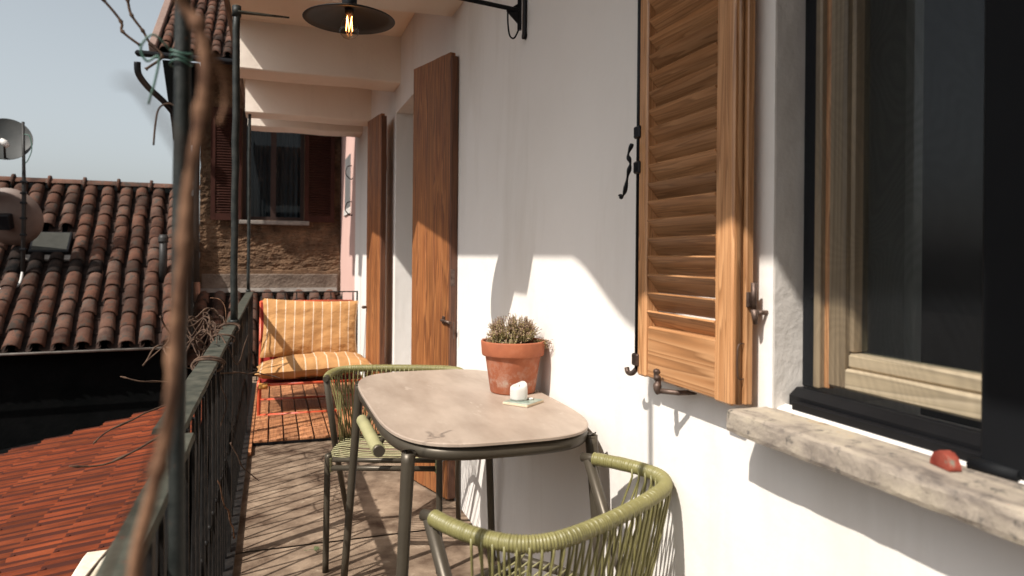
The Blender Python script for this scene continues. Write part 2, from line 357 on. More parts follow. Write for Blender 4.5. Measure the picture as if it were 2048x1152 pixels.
# ------------------------------------------------------------------ ground, floor
obj('ground', G().box((-60, -30, -4.2), (60, 90, -4)), ground_m, kind='structure')
fl = obj('balcony_floor', G().box((-.175, -1.6, -.16), (WX + .02, 7.25, -.012)), concrete, kind='structure')
for (a, b_, dz) in ((-1.59, 1.34, 0), (1.352, 2.965, .0), (2.975, 4.56, .002), (4.566, 7.24, -.004)):
    g = G(); nx, ny = 14, 24; vs = []
    for j in range(ny + 1):
        for i in range(nx + 1):
            x = -.172 + (WX + .17) * i / nx; y = a + (b_ - a) * j / ny
            if j in (0, ny): y += .006 * MN.noise(Vector((x * 9, y, 3)))
            vs.append((x, y, dz + .004 * MN.noise(Vector((x * 3, y * 3, 0))) - (.006 if i == 0 else 0)))
    g.add(vs, [(j * (nx + 1) + i, j * (nx + 1) + i + 1, (j + 1) * (nx + 1) + i + 1, (j + 1) * (nx + 1) + i) for j in range(ny) for i in range(nx)], True)
    g.box((-.172, a + .004, -.0115), (WX, b_ - .004, -.0065))
    obj('stone_slab', g, concrete, fl)
# wooden deck tiles at the far end
dk = thing('wooden_deck', 'orange brown slatted wooden deck tiles under the striped lounge chair', 'decking', (.36, 5.6, 0))
obj('base_grid', G().box((-.105, 4.60, .0), (.83, 6.62, .012)), black_metal, dk, wld=True)
pm = G().box((-.0425, -.139, 0), (.0405, .137, .018), .003).mesh('plank'); pm.materials.append(deck_wood)
for i in range(10):
    for j in range(7):
        obj('plank', pm, None, dk, loc=(-.06 + i * .0925 - .36, 4.745 + j * .289 - 5.6, .0125 + R.uniform(0, .002)), rot=(0, 0, R.uniform(-.006, .006)))
for k in range(5):
    obj('edge_plank', G().box((-.128, 4.36 + k * .455, .003), (-.108, 4.36 + k * .455 + .45, .03), .002), deck_wood, dk, wld=True)
# ------------------------------------------------------------------ white wall with window and door openings
wall = thing('white_wall', 'long white plastered house wall along the right of the balcony', 'wall', (WX, 2, 0))
WY0, WY1 = .16, 1.03      # window opening
DY0, DY1, DZ = 3.72, 5.10, 2.22   # doorway
g = G()
def wbox(y0, y1, z0, z1): g.box((WX, y0, z0), (WX + .35, y1, z1))
wbox(-1.6, WY0, -4, 3.4); wbox(WY0, WY1, -4, .885); wbox(WY0, WY1, 2.35, 3.4)
wbox(WY1, DY0, -4, 3.4); wbox(DY0, DY1, DZ, 3.4); wbox(DY0, DY1, -4, -.002); wbox(DY1, 7.73, -4, 3.4)
obj('plaster_face', g, white_wall, wall, wld=True)
# rounded reveal skins (rougher plaster inside the openings)
g = G(); n = 10
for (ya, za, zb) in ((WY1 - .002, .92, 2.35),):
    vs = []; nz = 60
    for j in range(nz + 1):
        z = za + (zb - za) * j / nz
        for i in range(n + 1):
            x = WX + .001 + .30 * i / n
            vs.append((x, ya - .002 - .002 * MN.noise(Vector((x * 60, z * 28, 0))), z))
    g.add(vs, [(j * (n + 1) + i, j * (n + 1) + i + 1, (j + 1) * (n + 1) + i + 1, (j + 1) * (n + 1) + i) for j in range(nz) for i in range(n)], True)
obj('shaded_reveal_plaster', g, shaded_reveal, wall, wld=True)
g = G(); vs = []; n = 14; nz = 60
for j in range(nz + 1):
    z = DZ * j / nz
    for i in range(n + 1):
        x = WX + .001 + .3 * i / n
        vs.append((x, DY1 - .003 - .0022 * MN.noise(Vector((x * 50, z * 22, 5))), z))
g.add(vs, [(j * (n + 1) + i, j * (n + 1) + i + 1, (j + 1) * (n + 1) + i + 1, (j + 1) * (n + 1) + i) for j in range(nz) for i in range(n)], True)
obj('doorway_reveal', g, white_wall, wall, wld=True)
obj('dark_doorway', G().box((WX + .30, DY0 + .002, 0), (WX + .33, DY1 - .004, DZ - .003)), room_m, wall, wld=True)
# pink wall further on
pk = thing('pink_wall', 'narrow strip of pink plastered wall past the end of the white wall', 'wall', (WX, 8.5, 0))
obj('plaster_face', G().box((WX + .006, 7.735, -4), (WX + .3, 9.75, 6)), pink_m, pk, wld=True)
obj('small_window', G().box((WX - .005, 8.30, 1.74), (WX + .02, 8.86, 2.36), .004), patch_grey, pk, wld=True)
obj('window_surround', G().box((WX - .012, 8.25, 1.66), (WX + .016, 8.93, 1.735), .004), stone_m, pk, wld=True)
for z in (2.15, 1.74):
    obj('iron_hook', G().tube(spline([(WX - .0, 8.15, z + .05), (WX - .05, 8.12, z + .03), (WX - .07, 8.1, z - .05), (WX - .02, 8.08, z - .11), (WX + .01, 8.08, z - .1)]), .006, 6), black_metal, pk, wld=True)

# ------------------------------------------------------------------ balcony roof
rf = thing('balcony_roof', 'cream plastered slab with cross beams sheltering the balcony', 'roof', (.3, 3, 2.72))
obj('slab', G().box((-.26, -1.6, 2.722), (WX - .002, 7.72, 2.86)), ceil_m, rf, wld=True)
obj('fascia_board', G().box((-.29, -1.6, 2.70), (-.263, 7.73, 2.90), .003), brown_wood, rf, wld=True)
for (y0, y1, z) in ((-.22, .03, 2.46), (1.69, 1.93, 2.495), (3.16, 3.45, 2.385), (4.93, 5.22, 2.40), (6.5, 6.78, 2.41), (7.13, 7.42, 2.405)):
    g = G(); n = 16; vs = []
    for i in range(n + 1):
        x = -.235 + (WX + .235) * i / n; d = .009 * MN.noise(Vector((x * 3, y0, 1))); e = .008 * MN.noise(Vector((x * 3, y0, 7)))
        vs += [(x, y0 + e, 2.725), (x, y0 + e, z + .008 + d), (x, y0 + e + .01, z + d), (x, y1 - .01 + e, z + d), (x, y1 + e, z + .008 + d), (x, y1 + e, 2.725)]
    g.add(vs, [(i * 6 + k, i * 6 + k + 1, (i + 1) * 6 + k + 1, (i + 1) * 6 + k) for i in range(n) for k in range(5)], False)
    g.add([vs[k] for k in range(6)], [(0, 1, 2, 3, 4, 5)])
    obj('beam', g, beam_m, rf, wld=True)

# roll added out of frame under the roof edge, shaped to cast the curved shade
bl = thing('curved_shade_caster', 'unseen sagging roll added under the roof edge to cast the curved shade', 'shade caster', (-.3, 1.3, 2.6))
pts = []
for i in range(41):
    t = i / 40; y = .30 + 1.12 * t; q = max(0, 1 - abs(y - .845) / .47); d = .155 * q * q * (3 - 2 * q) * (.75 + .25 * q)
    pts.append((-.275, y, 2.715 - d * 1.12))
obj('caster_roll', G().tube(pts, [.012 + .012 * sin(pi * i / 40) for i in range(41)], 12), grey_wall, bl, wld=True)
poly = [(p[1], p[2]) for p in pts] + [(pts[-1][1], 2.70), (pts[0][1], 2.70)]
obj('caster_fold', G().prism(poly, -.284, -.266, 'x'), grey_wall, bl, wld=True)

# ------------------------------------------------------------------ balcony railing
ra = thing('balcony_railing', 'old green iron railing with slanted bars along the left edge of the balcony', 'railing', (-.18, 3, 0))
g = G()
def railseg(x0, x1, y0, y1):
    g = G(); n = int((y1 - y0) / .06); vs = []
    for i in range(n + 1):
        y = y0 + (y1 - y0) * i / n; d = .0022 * MN.noise(Vector((y * 8, 0, 0))); e = .002 * MN.noise(Vector((y * 14, 4, 0)))
        vs += [(x0 + e, y, .838 + d), (x0 + e + .003, y, .849 + d), (x1 - .003 + e, y, .849 + d), (x1 + e, y, .838 + d), ]
    g.add(vs, [(i * 4 + k, i * 4 + (k + 1) % 4, (i + 1) * 4 + (k + 1) % 4, (i + 1) * 4 + k) for i in range(n) for k in range(4)], False)
    g.add(vs[:4], [(0, 1, 2, 3)]); g.add(vs[-4:], [(0, 1, 2, 3)])
    return g
obj('handrail', railseg(-.176, -.134, -.44, 1.432), rail_m, ra, wld=True)
obj('handrail', railseg(-.217, -.157, 1.49, 6.66), rail_m, ra, wld=True)
obj('bottom_bar', G().box((-.172, -.44, .018), (-.126, 6.66, .034), .001), iron_m, ra, wld=True)
LEAN = math.atan(.145)
bm_ = G().box((-.003, -.005, 0), (.003, .005, .806 / cos(LEAN))).mesh('baluster'); bm_.materials.append(iron_m)
kb_ = G().lathe([(0, -.009), (.006, -.007), (.0085, 0), (.006, .007), (0, .009)], 8).mesh('knob'); kb_.materials.append(iron_m)
PB = .112
for i in range(int(7.0 / PB)):
    y = -.4 + i * PB
    for sgn in (-1, 1):
        o = obj('baluster', bm_, None, ra, loc=(.020 + sgn * .003, y - 3, .034), rot=(sgn * LEAN + R.uniform(-.006, .006), R.uniform(-.004, .004), 0))
    obj('knob', kb_, None, ra, loc=(.020, y + PB / 2 - 3, .42))
for y in (1.0, 2.9, 4.8):
    obj('stay_plate', G().box((-.178, y, .0), (-.143, y + .03, .84), .001), iron_m, ra, wld=True)
pts = []
er = thing('end_railing', 'low iron railing with triangular bars closing the far end of the balcony', 'railing', (.27, 6.62, 0))
obj('handrail', G().box((-.157, 6.61, .838), (.755, 6.645, .848), .002), iron_m, er, wld=True)
obj('bottom_bar', G().box((-.15, 6.62, .05), (.755, 6.635, .06), .002), iron_m, er, wld=True)
obj('end_post', G().box((.742, 6.612, 0), (.755, 6.642, .838), .002), iron_m, er, wld=True)
for i in range(9):
    x = -.09 + i * .1
    for sgn in (-1, 1):
        obj('baluster', G().tube([(x, 6.627, .837), (x + sgn * .035, 6.627, .06)], .0045, 5), iron_m, er, wld=True)

# support poles
def pole(x, y, z0, z1, r, label, strap=True):
    t = thing('support_pole', label, 'pole', (x, y, z0), group='iron poles carrying the balcony roof')
    p = [(R.uniform(-.002, .002), R.uniform(-.002, .002), (z1 - z0) * i / 14) for i in range(15)]
    obj('shaft', G().tube(p, [r * (1 + .05 * R.uniform(-1, 1)) for _ in p], 14), pole_m, t)
    obj('collar', G().tube([(0, 0, .001), (0, 0, .02)], r * 1.5, 14), pole_m, t)
    obj('collar', G().tube([(0, 0, z1 - z0 - .05), (0, 0, z1 - z0)], r * 1.25, 14), pole_m, t)
    if strap:
        obj('strap', G().prism([(-.01, -.02), (.24, -.006), (.24, .003), (-.01, .02)], z1 - z0 - .03, z1 - z0 - .024, 'z'), rail_m, t)
    return t
pole(-.104, .91, .0, 2.715, .0092, 'nearest iron pole, blurred and dark, rising in front of the handrail', False)
pole(-.172, 3.60, .849, 2.37, .0165, 'second iron pole with a pointed strap at its top, standing on the handrail')
pole(-.20, 7.2 - .62, .849, 2.74, .0135, 'farthest thin iron pole at the corner with the end railing', False)

# ------------------------------------------------------------------ window in the white wall
wi = thing('window', 'pale wooden window with dark glass above the stone sill', 'window', (.9, .6, .92))
FX = .898
obj('frame_stile', G().box((FX - .006, .970, .961), (FX + .07, .985, 2.34), .003), window_wood_shaded, wi, wld=True)
obj('frame_bead', G().box((FX + .004, .958, .963), (FX + .02, .9695, 2.33), .002), shutter_wood, wi, wld=True)
obj('sash_stile', G().box((FX, .9215, .969), (FX + .05, .957, 2.33), .004), window_wood_shaded, wi, wld=True)
obj('glazing_bead', G().box((FX + .010, .912, 1.030), (FX + .045, .921, 2.33), .003), window_wood_shaded, wi, wld=True)
obj('sash_rail', G().box((FX, .40, .969), (FX + .05, .921, 1.004), .004), window_wood_lit, wi, wld=True)
obj('glazing_bead', G().box((FX + .008, .40, 1.0045), (FX + .045, .921, 1.029), .004), window_wood_lit, wi, wld=True)
obj('pane', G().add([(FX + .03, .3, 1.02), (FX + .03, .919, 1.02), (FX + .03, .919, 2.33), (FX + .03, .3, 2.33)], [(0, 1, 2, 3)]), glass_w, wi, wld=True)
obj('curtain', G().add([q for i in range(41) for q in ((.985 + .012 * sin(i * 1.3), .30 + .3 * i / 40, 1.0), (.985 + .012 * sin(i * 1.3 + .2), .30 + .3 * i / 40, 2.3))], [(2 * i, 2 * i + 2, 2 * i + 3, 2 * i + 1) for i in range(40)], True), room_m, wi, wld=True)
g = G()
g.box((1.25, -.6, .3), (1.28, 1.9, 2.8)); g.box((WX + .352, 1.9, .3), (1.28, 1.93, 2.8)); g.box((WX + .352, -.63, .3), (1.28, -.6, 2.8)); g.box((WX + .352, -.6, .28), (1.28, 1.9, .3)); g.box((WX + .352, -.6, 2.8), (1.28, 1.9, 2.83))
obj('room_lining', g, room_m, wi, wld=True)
# insect screen (black)
net_m = M_net('insect_net')
sc = thing('insect_screen', 'black insect screen frame in front of the window', 'screen', (.885, .6, .92))
obj('guide', G().box((.9035, .9855, .957), (.935, 1.0245, 2.345), .003), rim_w, sc, wld=True)
obj('sill_track', G().prism([(.872, .921), (.90, .921), (.90, .957), (.888, .957), (.872, .944)], .19, 1.018, 'y'), black_metal, sc, wld=True)
obj('sill_track_lip', G().box((.860, .19, .9205), (.8715, 1.000, .938), .003), black_metal, sc, wld=True)
obj('net', G().add([(.882, .5, .955), (.882, .9975, .955), (.882, .9975, 2.34), (.882, .5, 2.34)], [(0, 1, 2, 3)]), net_m, sc, wld=True)
obj('meeting_stile', G().box((.853, .575, .9205), (.8895, .652, 2.34), .006), rim_w, sc, wld=True)
obj('track_foot', G().tube([(.852, .66, .925), (.858, .60, .925)], .010, 8), rim_w, sc, wld=True)
obj('latch_stub', G().box((.900, .998, 1.112), (.9055, 1.006, 1.118), .001), rim_w, sc, wld=True)
# stone sill
si = thing('window_sill', 'weathered stone window sill with mottled front edge', 'sill', (.8, .6, .885))
g = G(); n = 70; vs = []; m_ = 8
prof = [(.90, .9190), (.80, .9190), (.768, .9188), (.761, .916), (.7595, .908), (.7595, .888), (.762, .881), (.90, .8805)]
for i in range(n + 1):
    y = -.05 + 1.094 * i / n
    for k, (x, z) in enumerate(prof):
        e = .0024 if 2 <= k <= 6 else .0006
        vs.append((x + e * MN.noise(Vector((y * 26, k * .6, 1))), y, z + e * .8 * MN.noise(Vector((y * 22, k * .6, 9)))))
g.add(vs, [(i * m_ + k, i * m_ + (k + 1) % m_, (i + 1) * m_ + (k + 1) % m_, (i + 1) * m_ + k) for i in range(n) for k in range(m_)], False)
g.add(vs[:m_], [tuple(range(m_))]); g.add(vs[-m_:], [tuple(range(m_))])
obj('slab', g, sill_m, si, wld=True)
obj('mortar_fillet', G().prism([(.851, .9188), (.872, .9188), (.872, .926)], .165, 1.027, 'y'), white_wall, si, wld=True)
g = G(); rr = Matrix.Translation((.818, .668, .9205)) @ Matrix.Rotation(radians(75), 4, 'Z') @ Matrix.Rotation(radians(90), 4, 'X')
poly = [(.0185 * cos(pi * k / 22) * (1 + .03 * sin(k * 1.3)), .0205 * sin(pi * k / 22) * (1 + .03 * cos(k * 1.9))) for k in range(23)]
g.prism(poly, -.008, .008, 'z', T=rr)
o = obj('terracotta_shard', g, redstone); tag(o, 'small red half round terracotta shard lying on the window sill', 'shard')

# ------------------------------------------------------------------ louvred shutter beside the window
SX0, SX1 = .785, .822; SY0, SY1 = 1.062, 1.412; SZ0 = .918; SZT = 2.33
sh = thing('louvred_shutter', 'open orange pine louvred window shutter flat against the white wall', 'shutter', (.8, SY0, SZ0))
obj('stile', G().box((SX0, SY0 + .004, SZ0), (SX1, SY0 + .058, SZT), .004), shutter_wood, sh, wld=True)
obj('stile', G().box((SX0, SY1 - .036, SZ0 + .001), (SX1, SY1, SZT), .004), shutter_wood, sh, wld=True)
obj('edge_bead', G().tube([(SX0 + .014, SY0 + .003, SZ0 + .004), (SX0 + .014, SY0 + .003, SZT)], .0055, 8), shutter_wood, sh, wld=True)
obj('edge_strip', G().box((SX0 + .021, SY0 - .008, SZ0 + .003), (SX1, SY0 + .0035, SZT), .002), shutter_wood, sh, wld=True)
obj('bottom_rail', G().box((SX0 + .005, SY0 + .0585, SZ0 + .001), (SX1 - .004, SY1 - .0365, 1.033), .004), rail_wood, sh, wld=True)
obj('top_rail', G().box((SX0 + .005, SY0 + .0585, 2.25), (SX1 - .004, SY1 - .0365, SZT), .004), slat_wood, sh, wld=True)
sm_ = G().prism([(-.0175, .0175), (-.0125, .0205), (-.0105, .0195), (.0175, -.0175), (.0135, -.0203)], -.1245, .1245, 'y')
sm_ = sm_.mesh('slat'); sm_.materials.append(slat_wood)
z = 1.0475; k = 0
while z < 2.24:
    obj('slat', sm_, None, sh, loc=(SX0 + .018 - .8, (SY0 + .0585 + SY1 - .0365) / 2 - SY0, z - SZ0), rot=(R.uniform(-.004, .004), R.uniform(-.03, .03), 0)); z += .0405
# iron fittings
obj('rod', G().tube([(SX0 + .005, SY1 + .008, SZ0 + .01), (SX0 + .005, SY1 + .008, 2.3)], .006, 8), black_metal, sh, wld=True)
for z in (SZ0 + .035, 1.39, 1.47, 1.95):
    obj('rod_keeper', G().box((SX0 - .006, SY1 - .010, z - .014), (SX0 + .01, SY1 + .016, z + .014), .003), iron_fit if z < 1 else black_metal, sh, wld=True)
obj('rod_hook', G().tube(spline([(SX0 + .003, SY1 + .008, SZ0 + .012), (SX0 - .004, SY1 + .014, SZ0 + .002), (SX0 - .006, SY1 + .030, SZ0 + .002), (SX0 - .006, SY1 + .036, SZ0 + .012)]), .0058, 8), iron_fit, sh, wld=True)
obj('handle', G().tube(spline([(SX0 - .01, SY1 + .012, 1.445), (SX0 - .016, SY1 + .02, 1.42), (SX0 - .014, SY1 + .013, 1.40), (SX0 - .017, SY1 + .018, 1.375), (SX0 - .02, SY1 + .028, 1.335), (SX0 - .02, SY1 + .045, 1.325), (SX0 - .02, SY1 + .05, 1.33)]), [.004 + .0015 * sin(i * .9) for i in range(37)], 8), black_metal, sh, wld=True)
obj('hinge', G().tube([(SX1 - .004, SY0 - .014, 1.095), (SX1 - .004, SY0 - .014, 1.142)], .0055, 10).box((SX1 - .016, SY0 - .013, 1.098), (SX1 - .008, SY0 - .007, 1.125), .001), iron_fit, sh, wld=True)
obj('hinge_pin', G().tube([(SX1 - .002, SY0 - .016, 1.068), (SX1 - .003, SY0 - .015, 1.094)], [.004, .0075], 10).tube([(SX1 + .001, SY0 - .015, 1.088), (WX + .01, SY0 - .017, 1.088)], .0045, 8), iron_fit, sh, wld=True)
obj('wire_staple', G().tube(spline([(SX0 + .020, SY0 - .004, .968), (SX0 + .006, SY0 - .006, .974), (SX0 + .006, SY0 - .006, 1.026), (SX0 + .020, SY0 - .004, 1.032)]), .0012, 5), iron_fit, sh, wld=True)
# wind catch under the shutter
ct = thing('shutter_catch', 'small cast iron figure catch holding the bottom of the shutter', 'catch', (.79, 1.30, .9))
obj('figure', G().tube(spline([(SX0 - .012, 1.300, .950), (SX0 - .016, 1.300, .938), (SX0 - .012, 1.298, .925), (SX0 - .016, 1.296, .910), (SX0 - .014, 1.292, .898)]), [.003, .005, .007, .0082, .0075, .006, .0055, .006, .0075, .008, .0075, .0065, .006, .006, .0065, .0085, .009, .0085, .008, .0075, .007, .0065, .006, .005, .004], 9), iron_fit, ct, wld=True)
obj('arm', G().tube([(SX0 - .013, 1.296, .905), (SX0 + .02, 1.27, .903), (WX + .02, 1.265, .903)], [.006, .0055, .005], 8), iron_fit, ct, wld=True)

# ------------------------------------------------------------------ wooden door shutters
def leaf(name, label, ax, ay, bx, by, z0, z1, th=.030, handle=True, near=True):
    t = thing(name, label, 'door', (ax, ay, 0), group='wooden shutters of the balcony doorway')
    d = Vector((bx - ax, by - ay, 0)); Ln = d.length; d.normalize(); nn = Vector((-d.y, d.x, 0))   # outward (towards railing)
    T = Matrix(((d.x, nn.x, 0, 0), (d.y, nn.y, 0, 0), (0, 0, 1, 0), (0, 0, 0, 1)))
    x = 0; n = 5; ws = [R.uniform(.8, 1.2) for _ in range(n)]; sw = sum(ws)
    for w_ in ws:
        wd = Ln * w_ / sw
        obj('plank', G().box((x + .0008, -.001 * R.random(), z0 + R.uniform(0, .004)), (x + wd - .0008, th - R.uniform(0, .0015), z1 - R.uniform(0, .003)), .002, T=T), door_wood, t); x += wd
    obj('edge_batten', G().box((-.012, -.012, z0 + .004), (-.0004, th - .003, z1 - .02), .002, T=T), door_dark, t)
    obj('back_ledge', G().box((.01, -.022, z0 + .3), (Ln - .01, -.0015, z0 + .42), .003, T=T), door_dark, t)
    obj('back_ledge', G().box((.01, -.022, z1 - .42), (Ln - .01, -.0015, z1 - .3), .003, T=T), door_dark, t)
    if handle:
        obj('latch', G().tube([T @ Vector((.045, th + .010, .872)), T @ Vector((-.035, th + .010, .866))], .0075, 8), iron_fit, t)
        obj('latch_plate', G().box((.028, th + .0005, .855), (.05, th + .006, .892), .002, T=T), iron_fit, t)
        obj('hasp', G().box((-.055, th - .005, .79), (-.05, th + .002, .87), .001, T=T), iron_fit, t)
        obj('strike_plate', G().box((-.0135, .003, 1.04), (-.0125, th - .004, 1.12), .001, T=T), iron_fit, t)
    return t, T, Ln
leaf('door_shutter', 'nearer orange brown plank door shutter folded back beside the table', .828, 3.285, .722, 3.665, .012, 2.165)
t2, T2, L2 = leaf('door_shutter', 'farther plank door shutter half hidden behind the striped lounge chair', .772, 5.165, .722, 5.53, .012, 2.225, handle=False)
obj('bolt', G().tube([T2 @ Vector((L2 - .03, .045, .78)), T2 @ Vector((L2 + .03, .045, .775))], .012, 8), iron_fit, t2)

# ------------------------------------------------------------------ lamp on a wall bracket
LAMP = (.219, 2.215, 1.926)
LX, LY, LZ = LAMP; LW = 2.335
lp = thing('bracket_lamp', 'black wall bracket lamp with wide shade and glowing clear bulb', 'lamp', (WX, LW, 2.0))
prof = [(.018, .022), (.03, .012), (.07, -.002), (.115, -.014), (.138, -.024), (.140, -.026), (.138, -.028), (.115, -.018), (.07, -.006), (.032, .006), (.0, .01)]
obj('shade', G().lathe(prof, 48, (LX, LY, LZ + .012)), shade_in, lp, wld=True)
obj('socket', G().lathe([(.0, .055), (.014, .055), (.021, .048), (.023, .02), (.023, -.00), (.019, -.01), (.0, -.01)], 24, (LX, LY, LZ + .030)), black_metal, lp, wld=True)
bp = [(.012, .0), (.0145, -.012), (.017, -.02), (.024, -.035), (.0295, -.05), (.0305, -.062), (.027, -.077), (.018, -.087), (.006, -.0915), (.0, -.092)]
obj('bulb', G().lathe(bp, 28, (LX, LY, LZ + .018)), glass_b, lp, wld=True)
g = G(); fp = []
for k in range(8):
    a = k * pi / 4; fp.append((LX + .0095 * cos(a), LY + .0095 * sin(a), LZ - .004 if k % 2 else LZ - .048))
g.tube(fp, .0011, 5)
obj('filament', g, filament, lp, wld=True)
obj('bulb_cap', G().lathe([(.0, .002), (.0135, .002), (.0135, -.014), (.011, -.018), (.004, -.022), (.0, -.034)], 16, (LX, LY, LZ + .020)), iron_fit, lp, wld=True)
obj('arm', G().tube([(LX, LY, LZ + .06), (LX, LY, LZ + .105), (LX + .02, LY, LZ + .125), (WX - .035, LW, 2.055), (WX - .03, LW, 2.05)], .008, 10), black_metal, lp, wld=True)
obj('gusset', G().prism([(WX - .075, 2.048), (WX - .02, 2.085), (WX - .02, 1.995)], LW - .004, LW + .004, 'y'), black_metal, lp, wld=True)
obj('wall_bar', G().box((WX - .013, LW - .012, 1.965), (WX - .001, LW + .012, 2.45), .004), black_metal, lp, wld=True)
obj('bar_tip', G().tube([(WX - .0135, LW, 1.966), (WX - .001, LW, 1.966)], .012, 12), black_metal, lp, wld=True)
obj('standoff', G().tube([(WX - .026, LW, 1.985), (WX - .026, LW, 2.4)], .008, 10), black_metal, lp, wld=True)
obj('cable', G().tube(spline([(WX - .07, LW, 2.055), (WX - .068, LW + .002, 2.0), (WX - .06, LW + .004, 1.962), (WX - .045, LW, 1.955), (WX - .030, LW, 1.985), (WX - .028, LW, 2.01)]), .0032, 6), black_metal, lp, wld=True)

# ------------------------------------------------------------------ table
def closed(pts, n=6):
    P = [Vector((*p, 0)) for p in pts]; m = len(P); out = []
    for i in range(m):
        p0, p1, p2, p3 = P[i - 1], P[i], P[(i + 1) % m], P[(i + 2) % m]
        for k in range(n):
            t = k / n; out.append(.5 * ((2 * p1) + (p2 - p0) * t + (2 * p0 - 5 * p1 + 4 * p2 - p3) * t * t + (3 * p1 - p0 - 3 * p2 + p3) * t ** 3))
    return out
TZ = .75
tc = Vector((.545, 2.09, 0))
def toutline(off):
    pts = []
    for k in range(96):
        a = 2 * pi * k / 96; e = 2 / 3.6
        x = .277 * (abs(cos(a)) ** e) * (1 if cos(a) >= 0 else -1); y = .526 * (abs(sin(a)) ** (2 / 4.2)) * (1 if sin(a) >= 0 else -1)
        s_ = 1 + off / sqrt(x * x + y * y); pts.append((tc.x + x * s_, tc.y + y * s_))
    return pts
tb = thing('dining_table', 'beige ceramic topped table with rounded corners and bronze metal legs', 'table', (tc.x, tc.y, 0))
o1 = toutline(0); o2 = toutline(-.004); n = len(o1); g = G()
vs = [(p[0], p[1], TZ) for p in o2] + [(p[0], p[1], TZ - .002) for p in o1] + [(p[0], p[1], TZ - .008) for p in o1] + [(p[0], p[1], TZ - .0095) for p in o2]
fs = [tuple(range(n)), tuple(range(4 * n - 1, 3 * n - 1, -1))] + [(i * n + k, i * n + (k + 1) % n, (i + 1) * n + (k + 1) % n, (i + 1) * n + k) for i in range(3) for k in range(n)]
obj('tabletop', g.add(vs, fs), tabletop_m, tb, wld=True)
obj('apron_tube', G().tube([(p[0], p[1], TZ - .028) for p in toutline(-.022)], .0175, 12, closed=True), bronze, tb, wld=True)
obj('apron_plate', G().prism(toutline(-.03), TZ - .016, TZ - .0105), bronze, tb, wld=True)
legs = [((.305, 1.625), (.262, 1.565)), ((.785, 1.65), (.82, 1.60)), ((.30, 2.545), (.255, 2.60)), ((.775, 2.55), (.82, 2.60))]
for (a, b_) in legs:
    obj('leg', G().tube(spline([(a[0], a[1], TZ - .03), (a[0] + (b_[0] - a[0]) * .12, a[1] + (b_[1] - a[1]) * .12, TZ - .1), (b_[0], b_[1], 0)], 5), [.017 + .001 * (i < 6) - .0004 * i for i in range(11)], 14), bronze, tb, wld=True)
# cord wound bar hanging under the left edge of the tabletop
g = G(); pts = []; rr = []
for i in range(66 * 3):
    t = i / (66 * 3 - 1); pts.append((.272, 1.88 + .36 * t, .664)); rr.append(.0172 + .0012 * (1, .3, -1)[i % 3])
obj('wound_bar', g.tube(pts, rr, 14), olive_l, tb, wld=True)
obj('bar_core', G().tube([(.272, 1.868, .664), (.272, 2.256, .664)], .0150, 12).tube([(.278, 2.20, .664), (.298, 2.20, .70), (.302, 2.20, .722)], .007, 8).tube([(.278, 1.92, .664), (.298, 1.92, .70), (.302, 1.92, .722)], .007, 8), bronze, tb, wld=True)

